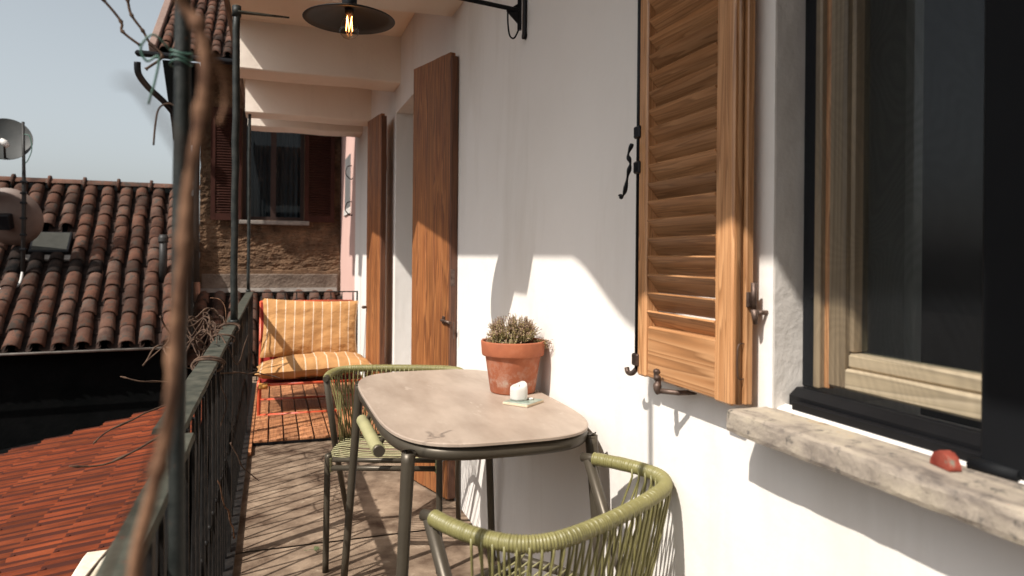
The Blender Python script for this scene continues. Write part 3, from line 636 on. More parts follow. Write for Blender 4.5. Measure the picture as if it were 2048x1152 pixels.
# ------------------------------------------------------------------ olive cord armchairs
def rim_pts():
    base = [(-.262, -.012), (-.272, .06), (-.268, .13), (-.245, .19), (-.19, .228), (-.10, .242), (0, .246), (.10, .242), (.19, .228), (.245, .19), (.268, .13), (.272, .06), (.262, -.012)]
    return spline([(x, y, .692) for x, y in base], 14)
def make_chair():
    t = thing('cord_armchair', '', 'chair')
    P = rim_pts(); m = len(P)
    obj('back_rim', G().tube([Vector((-.262, -.038, .690))] + P + [Vector((.262, -.038, .690))], .0112, 12), bronze, t)
    # winding, ring by ring
    acc = [0]
    for i in range(1, m): acc.append(acc[-1] + (P[i] - P[i - 1]).length)
    LT = acc[-1]
    def at(s_):
        s_ = max(0, min(LT, s_)); 
        for i in range(1, m):
            if acc[i] >= s_:
                f = (s_ - acc[i - 1]) / max(1e-9, acc[i] - acc[i - 1]); return P[i - 1].lerp(P[i], f)
        return P[-1].copy()
    pts = []; rr = []; s_ = .006; wd = .0058
    while s_ < LT - .008:
        q = wd * R.uniform(.86, 1.14); r0 = .0158 * R.uniform(.975, 1.025)
        for f, dr in ((.02, -.0016), (.28, -.0002), (.5, .0003), (.72, -.0002), (.98, -.0016)):
            pts.append(at(s_ + q * f)); rr.append(r0 + dr)
        s_ += q
        if R.random() < .05: s_ += .0012
    obj('rim_winding', G().tube(pts, rr, 14), olive, t, label='olive green cord wound round the back rim')
    # legs
    for sx in (-1, 1):
        obj('front_leg', G().tube(spline([(sx * .205, -.19, .425), (sx * .209, -.196, .40), (sx * .212, -.20, 0)], 6), .0118, 12), bronze, t)
        obj('rear_leg', G().tube([(sx * .262, -.020, .688), (sx * .256, .10, .40), (sx * .245, .31, 0)], [.0135, .0135, .011], 12), bronze, t)
        obj('side_rail', G().tube(spline([(sx * .205, -.185, .412), (sx * .225, -.05, .408), (sx * .205, .13, .402), (sx * .15, .19, .40)], 8), .0115, 10), bronze, t)
        for z in (.385, .39, .40, .41, .42):
            pass
        obj('corner_winding', G().tube([(sx * .2055, -.1905, .372 + .0028 * i) for i in range(20)], [.0135 + .0008 * (i % 2) for i in range(20)], 10), olive_l, t)
    obj('front_rail', G().tube([(-.205, -.19, .386), (.205, -.19, .386)], .0105, 10), bronze, t)
    obj('rear_rail', G().tube(spline([(-.15, .19, .40), (0, .205, .40), (.15, .19, .40)], 8), .0115, 10), bronze, t)
    obj('top_front_rail', G().tube([(-.205, -.188, .416), (.205, -.188, .416)], .009, 10), bronze, t)
    # seat cords running across
    for i in range(15):
        y = -.178 + i * .0248; hw = .205 + .02 * sin(pi * min(1, max(0, (y + .19) / .33))) - max(0, (y - .10)) * .55
        y2 = y + R.uniform(-.005, .005) + (.012 if i % 2 else -.006); sg = .012 + R.uniform(-.003, .003)
        pts = spline([(-hw, y, .421), (-hw * .5, y * .75 + y2 * .25, .421 - sg), (0, (y + y2) / 2, .421 - sg * 1.2), (hw * .5, y * .25 + y2 * .75, .421 - sg), (hw, y2, .421)], 3)
        obj('seat_cord', G().tube(pts, .0024, 6), olive_l, t)
    # back cords: two leaning layers from rim to the rear of the seat frame
    low = spline([(-.222, .02, .405), (-.205, .13, .402), (-.15, .19, .40), (0, .205, .40), (.15, .19, .40), (.205, .13, .402), (.222, .02, .405)], 12)
    nl = len(low); nc = 34
    for layer in (-1, 1):
        for i in range(nc):
            u = .13 + .74 * i / (nc - 1); top = at(u * LT)
            u2 = min(.99, max(.01, .5 + (u - .5) * 1.12 + layer * .035 + R.uniform(-.006, .006))); q = low[int(u2 * (nl - 1))]
            n_ = Vector((top.x, top.y - .05, 0)).normalized() * .0135 * layer
            mid = (top + q) / 2 + Vector((R.uniform(-.003, .003), .004 * layer, 0))
            obj('back_cord', G().tube([top + n_, top + n_ * .9 - Vector((0, 0, .02)), mid + n_ * .5, q], .0027, 5), olive, t)
    return t
proto = make_chair()
proto.location = (.4625, 2.815, 0); proto.rotation_euler = (0, 0, -.33)
proto['label'] = 'olive cord armchair on the far side of the table facing the viewer'; proto['group'] = 'olive cord armchairs at the table'
ch2 = copy_tree(proto); ch2.location = (.5225, 1.4175, 0); ch2.rotation_euler = (0, 0, radians(210.1))
ch2['label'] = 'nearest olive cord armchair seen from behind at the lower right of the table'

# ------------------------------------------------------------------ striped lounge chair
lc = thing('lounge_chair', 'low red tube lounge chair with a sling at the far end of the balcony', 'chair', (.27, 5.7, 0))
XL, XR = -.085, .635; r = .0115
for x in (XL, XR):
    obj('side_frame', G().tube(spline([(x, 5.31, .0), (x, 5.315, .20), (x, 5.33, .245), (x, 5.40, .26), (x, 5.80, .20), (x, 5.90, .19)], 5), r, 10), red_paint, lc, wld=True)
    obj('back_post', G().tube([(x, 5.86, .0), (x, 5.93, .40), (x, 6.04, .80)], r, 10), red_paint, lc, wld=True)
    obj('floor_rail', G().tube([(x, 5.31, .028), (x, 5.86, .028)], r, 10), red_paint, lc, wld=True)
for (y, z) in ((5.31, .030), (5.86, .032), (5.33, .245), (6.035, .795)):
    obj('cross_bar', G().tube([(XL, y, z), (XR, y, z)], r * .95, 10), red_paint, lc, wld=True)
def sheet(p0, p1, w0, w1, sag, n=12):
    g = G(); vs = []
    for j in range(n + 1):
        t = j / n; y = p0[0] + (p1[0] - p0[0]) * t; z = p0[1] + (p1[1] - p0[1]) * t
        for k, dz in ((0, 0), (1, -.004)):
            for i in range(9):
                s_ = i / 8; vs.append((w0 + (w1 - w0) * s_, y, z - sag * sin(pi * s_) * (.4 + .6 * sin(pi * t)) + dz))
    for j in range(n):
        for i in range(8):
            a = j * 18 + i; g.f.append((a, a + 1, a + 19, a + 18)); g.sm.append(True)
            a += 9; g.f.append((a, a + 1, a + 19, a + 18)); g.sm.append(True)
    g.v = vs; return g
obj('seat_sling', sheet((5.34, .262), (5.88, .215), XL, XR, .03), red_cloth, lc, wld=True)
obj('back_sling', sheet((5.90, .22), (6.02, .79), XL, XR, .01), red_cloth, lc, wld=True)
obj('hem_loop', G().tube([(XL - .002, 5.325, .235), (XL + .06, 5.322, .235)], .022, 10), M_plain('orange_hem', (.62, .30, .08), .9), lc, wld=True)
def cushion(name, label, Wd, Hd, th, T, seed, pinch=.05):
    nx, ny = 44, 30; g = G(); vs = []; uv = []; fs = []
    for side in (1, -1):
        for j in range(ny + 1):
            for i in range(nx + 1):
                u = i / nx * 2 - 1; v = j / ny * 2 - 1
                e = (1 - abs(u) ** 2.6) ; f = (1 - abs(v) ** 2.6)
                h = th / 2 * (max(0, e) ** .5) * (max(0, f) ** .5)
                cx = (1 - pinch * (1 - v * v) * abs(u) ** 3); cy = (1 - pinch * 1.3 * (1 - u * u) * abs(v) ** 3)
                ang = atan2(v, u); wr = MN.noise(Vector((u * 2.2 + seed, v * 2.2, seed))) * .016 + .008 * MN.noise(Vector((u * 6, v * 6, seed + 4)))
                edge = abs(u) ** 6 + abs(v) ** 6
                wr += .006 * sin(ang * 26 + seed) * min(1, edge) * (1 if h > .004 else 0)
                vs.append(T @ Vector((u * Wd / 2 * cx, v * Hd / 2 * cy, side * h + wr * (1 if h > .001 else .3))))
                uv.append(((u + 1) / 2, (v + 1) / 2))
    N1 = (nx + 1) * (ny + 1)
    for s_ in (0, 1):
        for j in range(ny):
            for i in range(nx):
                a = s_ * N1 + j * (nx + 1) + i; fs.append((a, a + 1, a + nx + 2, a + nx + 1))
    g.add(vs, fs, True); g.uv = uv
    o = obj(name, g, stripe_m); tag(o, label, 'cushion', 'striped cushions on the lounge chair')
    return o
Tb = Matrix.Translation((.298, 5.90, .585)) @ Matrix.Rotation(radians(2.2), 4, 'Y') @ Matrix.Rotation(radians(74), 4, 'X')
cushion('striped_cushion', 'upright orange cushion with white stripes leaning against the lounge chair back', .76, .48, .15, Tb, 1.3)
Ts = Matrix.Translation((.300, 5.56, .335)) @ Matrix.Rotation(radians(-2.8), 4, 'Y') @ Matrix.Rotation(radians(-3), 4, 'X')
cushion('striped_cushion', 'flat orange cushion with white stripes lying on the lounge chair seat', .83, .58, .17, Ts, 5.1)

# ------------------------------------------------------------------ potted thyme, candle, coaster
PCX, PCY = .735, 2.13
pt = thing('potted_thyme', 'clay pot of dry flowering thyme on the table against the wall', 'potted plant', (PCX, PCY, TZ + .001))
prof = [(.0, .0), (.070, .0), (.0725, .004), (.0885, .112), (.0895, .116), (.0985, .118), (.1005, .123), (.1035, .160), (.1025, .164), (.0985, .165), (.095, .161), (.090, .125), (.088, .12)]
obj('pot', G().lathe(prof, 56), terracotta, pt)
g = G(); vs = []; 
for j in range(9):
    for k in range(28):
        rr_ = .093 * j / 8; a = 2 * pi * k / 28; vs.append((rr_ * cos(a), rr_ * sin(a), .143 + .006 * MN.noise(Vector((rr_ * 80, a * 3, 1)))))
g.add(vs, [(j * 28 + k, j * 28 + (k + 1) % 28, (j + 1) * 28 + (k + 1) % 28, (j + 1) * 28 + k) for j in range(8) for k in range(28)])
obj('soil', g, soil_m, pt)
RR = random.Random(5); st = G(); lf = G(); fw = G()
def quad(g, p, d, n_, l, w_):
    s_ = d.cross(n_).normalized() * w_ / 2; q = p + d * l
    g.add([p, p + d * l * .5 + s_, q, p + d * l * .5 - s_], [(0, 1, 2, 3)])
def stem(b0, tip, nl, flower=.3):
    mid = (b0 + tip) / 2 + Vector((RR.uniform(-.008, .008), RR.uniform(-.008, .008), RR.uniform(-.002, .008)))
    pts = spline([b0, mid, tip], 3); st.tube(pts, .0005, 3, cap=False)
    for i in range(nl):
        t = .4 + .6 * i / nl; k = min(len(pts) - 2, int(t * (len(pts) - 1))); f = t * (len(pts) - 1) - k; p = pts[k].lerp(pts[k + 1], min(1, f))
        ax = (pts[k + 1] - pts[k]).normalized(); rn = Vector((RR.gauss(0, 1), RR.gauss(0, 1), RR.gauss(0, 1))); d = (rn.cross(ax).normalized() * .9 + ax * .6).normalized()
        top = t > .74 and RR.random() < flower * 2.2
        quad(fw if top else lf, p, d, ax, RR.uniform(.0035, .006), RR.uniform(.0026, .0038))
cl = [(Vector((RR.uniform(-.074, .066), RR.uniform(-.06, .06), 0)), RR.uniform(.8, 1.15)) for _ in range(16)]
for i in range(1000):
    c_, hh = RR.choice(cl); a = RR.uniform(0, 2 * pi); q = abs(RR.gauss(0, .5)); q = min(q, 1.15)
    b0 = Vector((c_.x * .55 + RR.uniform(-.015, .015), c_.y * .55 + RR.uniform(-.015, .015), .145))
    sp = c_ * 1.0 + Vector((cos(a) * .036 * q, sin(a) * .036 * q, 0))
    hz = (.252 + .014 * MN.noise(Vector((sp.x * 22, sp.y * 22, 2)))) - 5.2 * (sp.x ** 2 + sp.y ** 2) * RR.uniform(.8, 1.3)
    tip = Vector((sp.x, sp.y, .145 + (hz - .145) * RR.uniform(.5, 1.0) * (hh ** .12)))
    stem(b0, tip, RR.randint(12, 20))
for i in range(36):
    a = RR.gauss(-.1, .28); rr_ = RR.uniform(.108, .126)
    stem(Vector((.07 * cos(a), .07 * sin(a), .15)), Vector((min(.104, rr_ * cos(a)), rr_ * sin(a) - .02, RR.uniform(.138, .175))), 12, .5)
for i in range(40):
    a = RR.uniform(pi * .8, pi * 1.5); rr_ = RR.uniform(.07, .095)
    stem(Vector((.05 * cos(a), .05 * sin(a), .145)), Vector((rr_ * cos(a), rr_ * sin(a), RR.uniform(.155, .175))), 9, .4)
obj('stems', st, twig_m, pt, kind='stuff'); obj('leaves', lf, fol_m, pt, kind='stuff'); obj('flower_tips', fw, flow_m, pt, kind='stuff')
cz = TZ + .0005
co = thing('coaster', 'square green glazed tile used as coaster beside the clay pot', 'coaster', (.706, 1.948, cz), radians(38))
obj('tile_body', G().box((-.047, -.043, 0), (.047, .043, .0075), .0012), tile_edge, co)
obj('glaze', G().box((-.0462, -.0422, .0077), (.0462, .0422, .0086), .0006), tile_green, co)
obj('wax_crumb', G().lathe([(.0, .0), (.008, .0), (.009, .003), (.006, .006), (0, .0065)], 10, (.022, -.012, .0088)), wax, co)
cd = thing('candle', 'short melted white candle standing on the tile coaster', 'candle', (.697, 1.962, cz + .0092))
g = G(); n = 28; vs = []; prof = [(.0, .0), (.0255, .0), (.0262, .006), (.0255, .03), (.0245, .040), (.021, .043), (.010, .036), (.0, .034)]
for (r_, z_) in prof:
    for k in range(n):
        a = 2 * pi * k / n; e = 1 + .05 * sin(2 * a + 1) * (z_ > .02) + .03 * sin(5 * a)
        pk_ = (.009 * max(0, cos(a - .6)) ** 3) if .035 < z_ and r_ > .015 else 0
        vs.append((r_ * e * cos(a), r_ * e * sin(a), z_ + pk_ - (.004 * max(0, -cos(a - .6)) if r_ > .015 and z_ > .035 else 0)))
g.add(vs, [(i * n + k, i * n + (k + 1) % n, (i + 1) * n + (k + 1) % n, (i + 1) * n + k) for i in range(len(prof) - 1) for k in range(n)], True)
obj('wax_body', g, wax, cd); obj('wick', G().tube([(0, 0, .036), (.002, .0, .044)], .0009, 5), black_metal, cd)
# fallen leaf
g = G(); 
for k in range(7):
    a = -1.2 + k * .4; g.add([(0, 0, 0), (.02 * cos(a - .12), .02 * sin(a - .12), .004), (.036 * cos(a), .036 * sin(a), .002), (.02 * cos(a + .12), .02 * sin(a + .12), .004)], [(0, 1, 2, 3)])
g.tube([(0, 0, .001), (-.035, -.006, .003)], .0007, 4)
o = obj('fallen_leaf', g, leaf_m, loc=(.165, 2.905, .004)); tag(o, 'small green leaf lying on the concrete balcony floor', 'leaf')

# ------------------------------------------------------------------ vines
def wob(pts, amp, seed, n=7):
    q = spline(pts, n); return [p + Vector((MN.noise(p * 14 + Vector((seed, 0, 0))), MN.noise(p * 14 + Vector((0, seed, 0))), MN.noise(p * 14 + Vector((0, 0, seed))))) * amp for p in q]
vn = thing('climbing_vine', 'bare leafless vine stem climbing past the nearest pole, blurred in front', 'vine', (-.1, .9, .4))
VF = .36 / .9
mainp = [(-.135, .86, 1.56), (-.105, .9, 1.482), (-.086, .9, 1.452), (-.078, .9, 1.40), (-.083, .9, 1.337), (-.095, .9, 1.248), (-.100, .9, 1.178), (-.107, .9, 1.102), (-.109, .9, 1.026), (-.117, .9, .957), (-.131, .9, .894), (-.146, .9, .814), (-.16, .9, .6), (-.17, .92, .2)]
mainp = [(x * VF, y * VF, 1.186 + (z - 1.186) * VF) for x, y, z in mainp]
P = wob(mainp, .002, 3); rr_ = [.0029 + .0009 * abs(MN.noise(p * 9)) + (.0010 if i % 13 < 2 else 0) for i, p in enumerate(P)]
obj('stem', G().tube(P, rr_, 10), vine_m, vn, wld=True)
obj('side_shoot', G().tube(wob([(x * VF, y * VF, 1.186 + (z - 1.186) * VF) for x, y, z in ((-.083, .9, 1.44), (-.062, .93, 1.41), (-.058, .95, 1.38), (-.066, .95, 1.35))], .0015, 5), .0014, 8), vine_m, vn, wld=True)
tw = thing('vine_twigs', 'thin knotted bare vine twigs hanging against the sky', 'vine', (-.24, 1.32, 1.6))
for i, pp in enumerate(([(-.50, 2.2, 1.95), (-.451, 2.2, 1.884), (-.405, 2.2, 1.825), (-.401, 2.2, 1.80), (-.357, 2.2, 1.772)], [(-.40, 2.2, 1.94), (-.389, 2.2, 1.891), (-.380, 2.2, 1.851), (-.351, 2.2, 1.812), (-.33, 2.2, 1.773), (-.30, 2.2, 1.74), (-.345, 2.2, 1.70)])):
    P = wob([(x * .6, y * .6, 1.186 + (z - 1.186) * .6) for x, y, z in pp], .004, i + 9); obj('twig', G().tube(P, [.0022 + .0014 * (k % 7 == 0) for k in range(len(P))], 7), twig_m, tw, wld=True)
obj('twig', G().tube(wob([(x * .6, y * .6, 1.186 + (z - 1.186) * .6) for x, y, z in ((-.26, 2.2, 1.60), (-.285, 2.2, 1.61), (-.31, 2.2, 1.585), (-.32, 2.2, 1.49))], .002, 4), .0016, 6), twig_m, tw, wld=True)
ns = thing('near_shoot', 'very blurred pale shoot close to the lens crossing the sky', 'vine', (-.03, .18, 1.22))
obj('shoot', G().tube(spline([(x * .5, y * .5, 1.186 + (z - 1.186) * .5) for x, y, z in ((-.068, .36, 1.264), (-.060, .36, 1.263), (-.050, .36, 1.249), (-.040, .36, 1.232), (-.036, .38, 1.21), (-.06, .5, 1.1), (-.15, .7, .86))]), [.0004 + .0003 * min(1, i / 8) for i in range(37)], 8), twig_m, ns, wld=True)
tg = thing('tie_wire', 'green garden wire tied round the nearest pole', 'wire', (-.103, .91, 1.42))
F_ = lambda p: (-.104 + (p[0] + .17) * .62, .91 + (p[1] - 1.465) * .62, 1.186 + (p[2] - 1.186) * .62)
for k in range(3):
    z = 1.546 + .010 * k; obj('wire_turn', G().tube([F_((-.17 + .019 * cos(a * pi / 8), 1.465 + .019 * sin(a * pi / 8), z + .004 * sin(a * .7 + k))) for a in range(16)], .0012, 6, closed=True), wire_g, tg, wld=True)
obj('loose_end', G().tube(spline([F_(p) for p in ((-.19, 1.45, 1.57), (-.215, 1.44, 1.59), (-.235, 1.44, 1.565), (-.225, 1.44, 1.54), (-.205, 1.44, 1.55), (-.212, 1.44, 1.50), (-.222, 1.44, 1.46))]), .0014, 6), wire_g, tg, wld=True)
bd = thing('vine_tangle', 'tangle of dry vine twigs looped around the handrail by the second pole', 'vine', (-.22, 3.4, .85))
RV = random.Random(21)
for k in range(20):
    y = RV.uniform(2.7, 4.0); x = -.2 + RV.uniform(-.05, .02); pts = [(x, y, .84 + RV.uniform(-.05, .02))]
    a = RV.uniform(1.8, 4.4)
    for j in range(4):
        a += RV.uniform(-1.0, 1.0); x += cos(a) * .05 - .012; y += sin(a) * .12; pts.append((x, y, .84 + RV.uniform(-.09, .07)))
    obj('twig', G().tube(wob(pts, .008, k), RV.uniform(.002, .004), 6), twig_m, bd, wld=True)
for y in (2.35, 2.40, 3.48, 3.53, 3.05):
    obj('twig', G().tube([(-.187 + .046 * cos(a * pi / 8), y + .014 * sin(a * pi / 4 + y * 9), .838 + .022 * sin(a * pi / 8)) for a in range(16)], .0042, 6, closed=True), twig_m, bd, wld=True)
obj('curved_shoot', G().tube(wob([(-.2, 3.5, .86), (-.205, 3.5, .93), (-.23, 3.5, .97), (-.27, 3.5, .98)], .003, 8), .002, 5), vine_m, bd, wld=True)
sp = thing('vine_sprigs', 'dry sprigs poking through the railing bars over the red tiled roof', 'vine', (-.2, 2.2, .7))
for i, pp in enumerate(([(-.16, 2.45, .80), (-.11, 2.5, .79), (-.03, 2.6, .765), (.03, 2.62, .74)], [(-.15, 2.35, .80), (-.13, 2.3, .72), (-.145, 2.3, .66)], [(-.22, 2.3, .80), (-.34, 2.2, .82), (-.40, 2.2, .84)], [(-.22, 2.1, .8), (-.36, 1.9, .76), (-.40, 1.9, .73)],
        [(-.12, 2.6, .20), (-.135, 2.5, .33), (-.15, 2.42, .42), (-.165, 2.4, .47)], [(-.17, 1.6, .72), (-.23, 1.5, .60), (-.30, 1.35, .56), (-.35, 1.3, .48)], [(-.2, 1.35, .75), (-.28, 1.25, .66), (-.33, 1.2, .55)], [(-.2, 1.7, .8), (-.32, 1.65, .745), (-.38, 1.62, .75)],
        [(-.135, 2.75, .5), (-.10, 2.78, .40), (-.04, 2.8, .33)])):
    P = wob(pp, .010, i + 30); obj('sprig', G().tube(P, [.0026 - .0012 * k / len(P) + (.0014 if k % 6 == 0 else 0) for k in range(len(P))], 6), vine_m if i == 4 else twig_m, sp, wld=True)

# ------------------------------------------------------------------ tiled roofs
def half_tile(L_, r0, r1, n=7, th=.012, name='roof_tile'):
    g = G(); vs = []
    for (y, r_) in ((0, r0), (L_, r1)):
        for t_ in (0, th):
            for k in range(n + 1):
                a = pi * k / n; vs.append((-cos(a) * (r_ - t_), y, sin(a) * (r_ - t_) * .82))
    m = n + 1; fs = []
    for k in range(n): fs += [(k, k + 1, 2 * m + k + 1, 2 * m + k), (m + k, m + k + 1, k + 1, k), ]
    g.add(vs, fs, True); me = g.mesh(name); return me
def tile_roof(parent, origin, ang, slope, x0, x1, pitch, rows, expo, mat, holes=None, first=0, sooty=None):
    """origin on the eave; x runs along the eave, rows climb the slope"""
    B = Matrix.Translation(origin) @ Matrix.Rotation(ang, 4, 'Z') @ Matrix.Rotation(slope, 4, 'X')
    me = half_tile(expo * 1.35, pitch * .40, pitch * .33); me.materials.append(mat)
    I = Matrix.Translation(-Vector(parent.location))
    n = int((x1 - x0) / pitch); pan = G()
    for i in range(n + 1):
        x = x0 + i * pitch
        for j in range(first, rows):
            if holes and holes(x, j * expo): continue
            o = obj('roof_tile', me, None, parent)
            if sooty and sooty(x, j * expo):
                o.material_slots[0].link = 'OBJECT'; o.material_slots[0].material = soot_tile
            o.matrix_local = I @ B @ Matrix.Translation((x + R.uniform(-.008, .008), j * expo + R.uniform(-.012, .012), .052 + R.uniform(0, .007))) @ Matrix.Rotation(radians(-2.8 + R.uniform(-1.4, 1.4)), 4, 'X') @ Matrix.Rotation(R.uniform(-.045, .045), 4, 'Z')
        for j in range(rows):
            xs = x + pitch / 2; vs = []
            for (y, r_, zz) in ((j * expo - .02, pitch * .36, .028), (j * expo + expo * 1.1, pitch * .36, .012)):
                for k in range(6):
                    a = pi * k / 5; vs.append(B @ Vector((xs - cos(a) * r_, y, zz + .035 - sin(a) * r_ * .6)))
            pan.add(vs, [(k, k + 1, 7 + k, 6 + k) for k in range(5)], True)
    o = obj('pan_tiles', pan, roof_pan, parent, kind='stuff', wld=True)
    return B
lb = thing('old_house', 'old house with a clay tiled roof rising behind the red roof at left', 'house', (-2.2, 8.6, -1))
EO = Vector((-1.69, 7.75, .235)); SL = radians(36.5); AN = radians(5.5)
def hole(x, s_): return (-.70 < x < -.36 and 1.42 < s_ < 1.86)
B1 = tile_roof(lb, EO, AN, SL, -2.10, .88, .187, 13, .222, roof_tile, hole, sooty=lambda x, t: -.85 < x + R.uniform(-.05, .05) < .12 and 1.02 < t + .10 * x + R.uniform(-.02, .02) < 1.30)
Bz = Matrix.Translation(EO) @ Matrix.Rotation(AN, 4, 'Z')
ux = lambda x, y, z: tuple(Bz @ Vector((x, y, z)))
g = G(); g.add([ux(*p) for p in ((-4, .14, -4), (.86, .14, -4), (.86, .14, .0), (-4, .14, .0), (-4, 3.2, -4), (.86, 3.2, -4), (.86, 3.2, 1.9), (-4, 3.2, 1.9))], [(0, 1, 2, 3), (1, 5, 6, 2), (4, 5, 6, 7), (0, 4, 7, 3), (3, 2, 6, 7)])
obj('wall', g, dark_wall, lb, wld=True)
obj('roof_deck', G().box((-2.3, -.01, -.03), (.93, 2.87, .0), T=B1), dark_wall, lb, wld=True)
obj('gutter', G().tube([ux(-3, -.07, .0), ux(.9, -.07, -.0)], .012, 10), lead_m, lb, wld=True)
rm = half_tile(.42, .075, .065, name='ridge_tile'); rm.materials.append(roof_tile)
RD = 13 * .222 + .03
for k in range(9):
    o = obj('ridge_tile', rm, None, lb); p = B1 @ Vector((-2.2 + k * .37, RD, .07))
    o.matrix_local = Matrix.Translation(-Vector(lb.location)) @ Matrix.Translation(p) @ Matrix.Rotation(AN - pi / 2, 4, 'Z') @ Matrix.Rotation(radians(1.5), 4, 'X')
    q = Matrix.Translation(-Vector(lb.location)) @ Matrix.Translation(p + Vector((.02, 0, .005)))
    obj('ridge_collar', G().tube([(0, 0, .015), (.03, .002, .015)], .078, 12, T=q), roof_tile, lb)
sk = B1 @ Matrix.Translation((-.49, 1.46, .10))
obj('skylight', G().box((-.20, 0, -.09), (.17, .37, .012), .006, T=sk), black_metal, lb, wld=True)
obj('skylight_pane', G().box((-.18, .02, .0125), (.15, .35, .016), T=sk), skylight_m, lb, wld=True)
obj('skylight_flashing', G().box((-.25, -.09, -.06), (.22, -.004, -.03), .004, T=sk), lead_m, lb, wld=True)
cp = B1 @ Vector((.62, 1.05, 0))
obj('flue', G().tube([cp, cp + Vector((0, 0, .50))], .042, 14), pipe_dark, lb, wld=True)
obj('flue_cap', G().tube([cp + Vector((0, 0, .44)), cp + Vector((0, 0, .46)), cp + Vector((0, 0, .47)), cp + Vector((0, 0, .49)), cp + Vector((0, 0, .5)), cp + Vector((0, 0, .53))], [.05, .056, .05, .056, .05, .04], 14), pipe_dark, lb, wld=True)
# satellite dishes and mast
ms = thing('antenna_mast', 'grey antenna mast on the tiled roof carrying the dishes', 'mast', (-2.44, 8.5, .9))
obj('pole', G().tube([(-2.445, 8.5, .86), (-2.44, 8.5, 1.75), (-2.446, 8.5, 2.1), (-2.455, 8.5, 2.53)], [.021, .021, .016, .014], 10), pipe_dark, ms, wld=True)
obj('foot', G().tube(spline([(-2.62, 8.4, .80), (-2.52, 8.42, .81), (-2.46, 8.46, .86), (-2.445, 8.5, 1.0)]), .014, 8), lnb_m, ms, wld=True)
for z in (1.2, 1.35, 1.52, 1.68, 1.78, 1.9):
    obj('clamp', G().box((-2.47, 8.47, z), (-2.415, 8.52, z + .022), .003), black_metal, ms, wld=True)
obj('cable', G().tube(spline([(-2.44, 8.49, 2.40), (-2.39, 8.48, 2.38), (-2.37, 8.48, 2.25), (-2.40, 8.48, 2.14), (-2.43, 8.49, 2.1)]), .005, 6), wire_g, ms, wld=True)
def dish(name, label, c, r_, nrm, mat, arm=True):
    t = thing(name, label, 'satellite dish', c, group='satellite dishes on the tiled roof')
    q = Vector(nrm).normalized().to_track_quat('Z', 'Y').to_matrix().to_4x4()
    obj('reflector', G().lathe([(0, 0), (r_ * .35, r_ * .02), (r_ * .7, r_ * .09), (r_ * .98, r_ * .19), (r_, r_ * .2), (r_, r_ * .18), (r_ * .7, r_ * .07), (0, -.012)], 40, T=q), mat, t)
    obj('mount', G().box((-.06, -.10, -.10), (.06, .06, -.008), .008, T=q), black_metal, t)
    if arm:
        f = q @ Vector((0, -r_ * .55, r_ * .95)); e = q @ Vector((0, -r_ * .9, r_ * .16))
        obj('feed_arm', G().tube([e, f], .012, 6), pipe_dark, t)
        obj('feed_horn', G().tube([f + Vector((-.03, 0, .03)), f + Vector((0, 0, .0)), f + Vector((.03, .0, -.04))], [.018, .034, .022], 10), lnb_m, t)
    return t
dish('satellite_dish', 'large faded brownish dish low on the mast, seen from behind', (-2.62, 8.62, 1.53), .315, (.15, 1, .35), dish_m, False)
dish('satellite_dish', 'small grey dish with a white receiver at the top of the mast', (-2.62, 8.55, 2.33), .235, (.25, -1, .35), dish_g)
dish('satellite_dish', 'dark dish cut off by the left edge of the photo', (-2.90, 8.3, 2.02), .33, (.5, 1, .3), black_metal, False)

# red tiled roof below the railing
rr2 = thing('red_roof', 'low roof of ribbed orange red tiles below the railing at left', 'roof', (-1.5, 5.5, -.5))
sl_ = math.atan(.205)
g = G(); ex, wd = .236, .212; K = 13; vs = []
for (u, h0) in ((0, .0), (.245, .0)):
    for k in range(K + 1):
        v_ = k / K * wd; h = .013 * max(0, sin(pi * 2 * (k / K) * 2 - .5)) ** .7 + (.010 if k >= K - 1 else 0)
        vs.append((u, v_, h + (.02 if u == 0 else 0)))
vs += [(0, 0, -.003), (0, wd, -.003)]
g.add(vs, [(k, k + 1, K + 2 + k, K + 1 + k) for k in range(K)] + [tuple([2 * K + 2] + list(range(0, K + 1)) + [2 * K + 3])])
g.add([(-.006, wd - .035, .0), (.022, wd - .035, .0), (.022, wd - .012, .0), (-.006, wd - .012, .0), (-.006, wd - .035, .022), (.022, wd - .035, .026), (.022, wd - .012, .026), (-.006, wd - .012, .022)], [(4, 5, 6, 7), (0, 1, 5, 4), (1, 2, 6, 5), (2, 3, 7, 6), (3, 0, 4, 7)])
tm = g.mesh('tile'); tm.materials.append(red_tile)
TT = Matrix.Translation((-.58, 0, -.288)) @ Matrix.Rotation(-sl_, 4, 'Y')      # local -x runs down the slope
cnt = 0
for i in range(13):
    yend = 7.86 - .075 * i - .0
    ny = 25 if i < 12 else 0
    for j in range(23):
        if cnt >= 299: break
        o = obj('tile', tm, None, rr2); cnt += 1
        o.matrix_local = Matrix.Translation((1.5, -5.5, .5)) @ TT @ Matrix.Translation((-ex * (i + 1), yend - wd * (j + 1), .004 + R.uniform(0, .003))) @ Matrix.Rotation(R.uniform(-.006, .006), 4, 'Z')
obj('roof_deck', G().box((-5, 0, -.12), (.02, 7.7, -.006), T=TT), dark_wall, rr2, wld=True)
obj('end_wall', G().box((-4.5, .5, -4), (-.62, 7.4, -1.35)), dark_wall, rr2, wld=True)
cw = obj('coping_wall', G().box((-.70, 1.9, -.5), (-.50, 3.18, .0), .02, jit=.004), M_mottled('cream_coping', (.50, .42, .30), (.70, .64, .52), 12, .9, .6, 40, .006)); tag(cw, 'cream rendered coping just outside the railing above the red roof', 'wall')

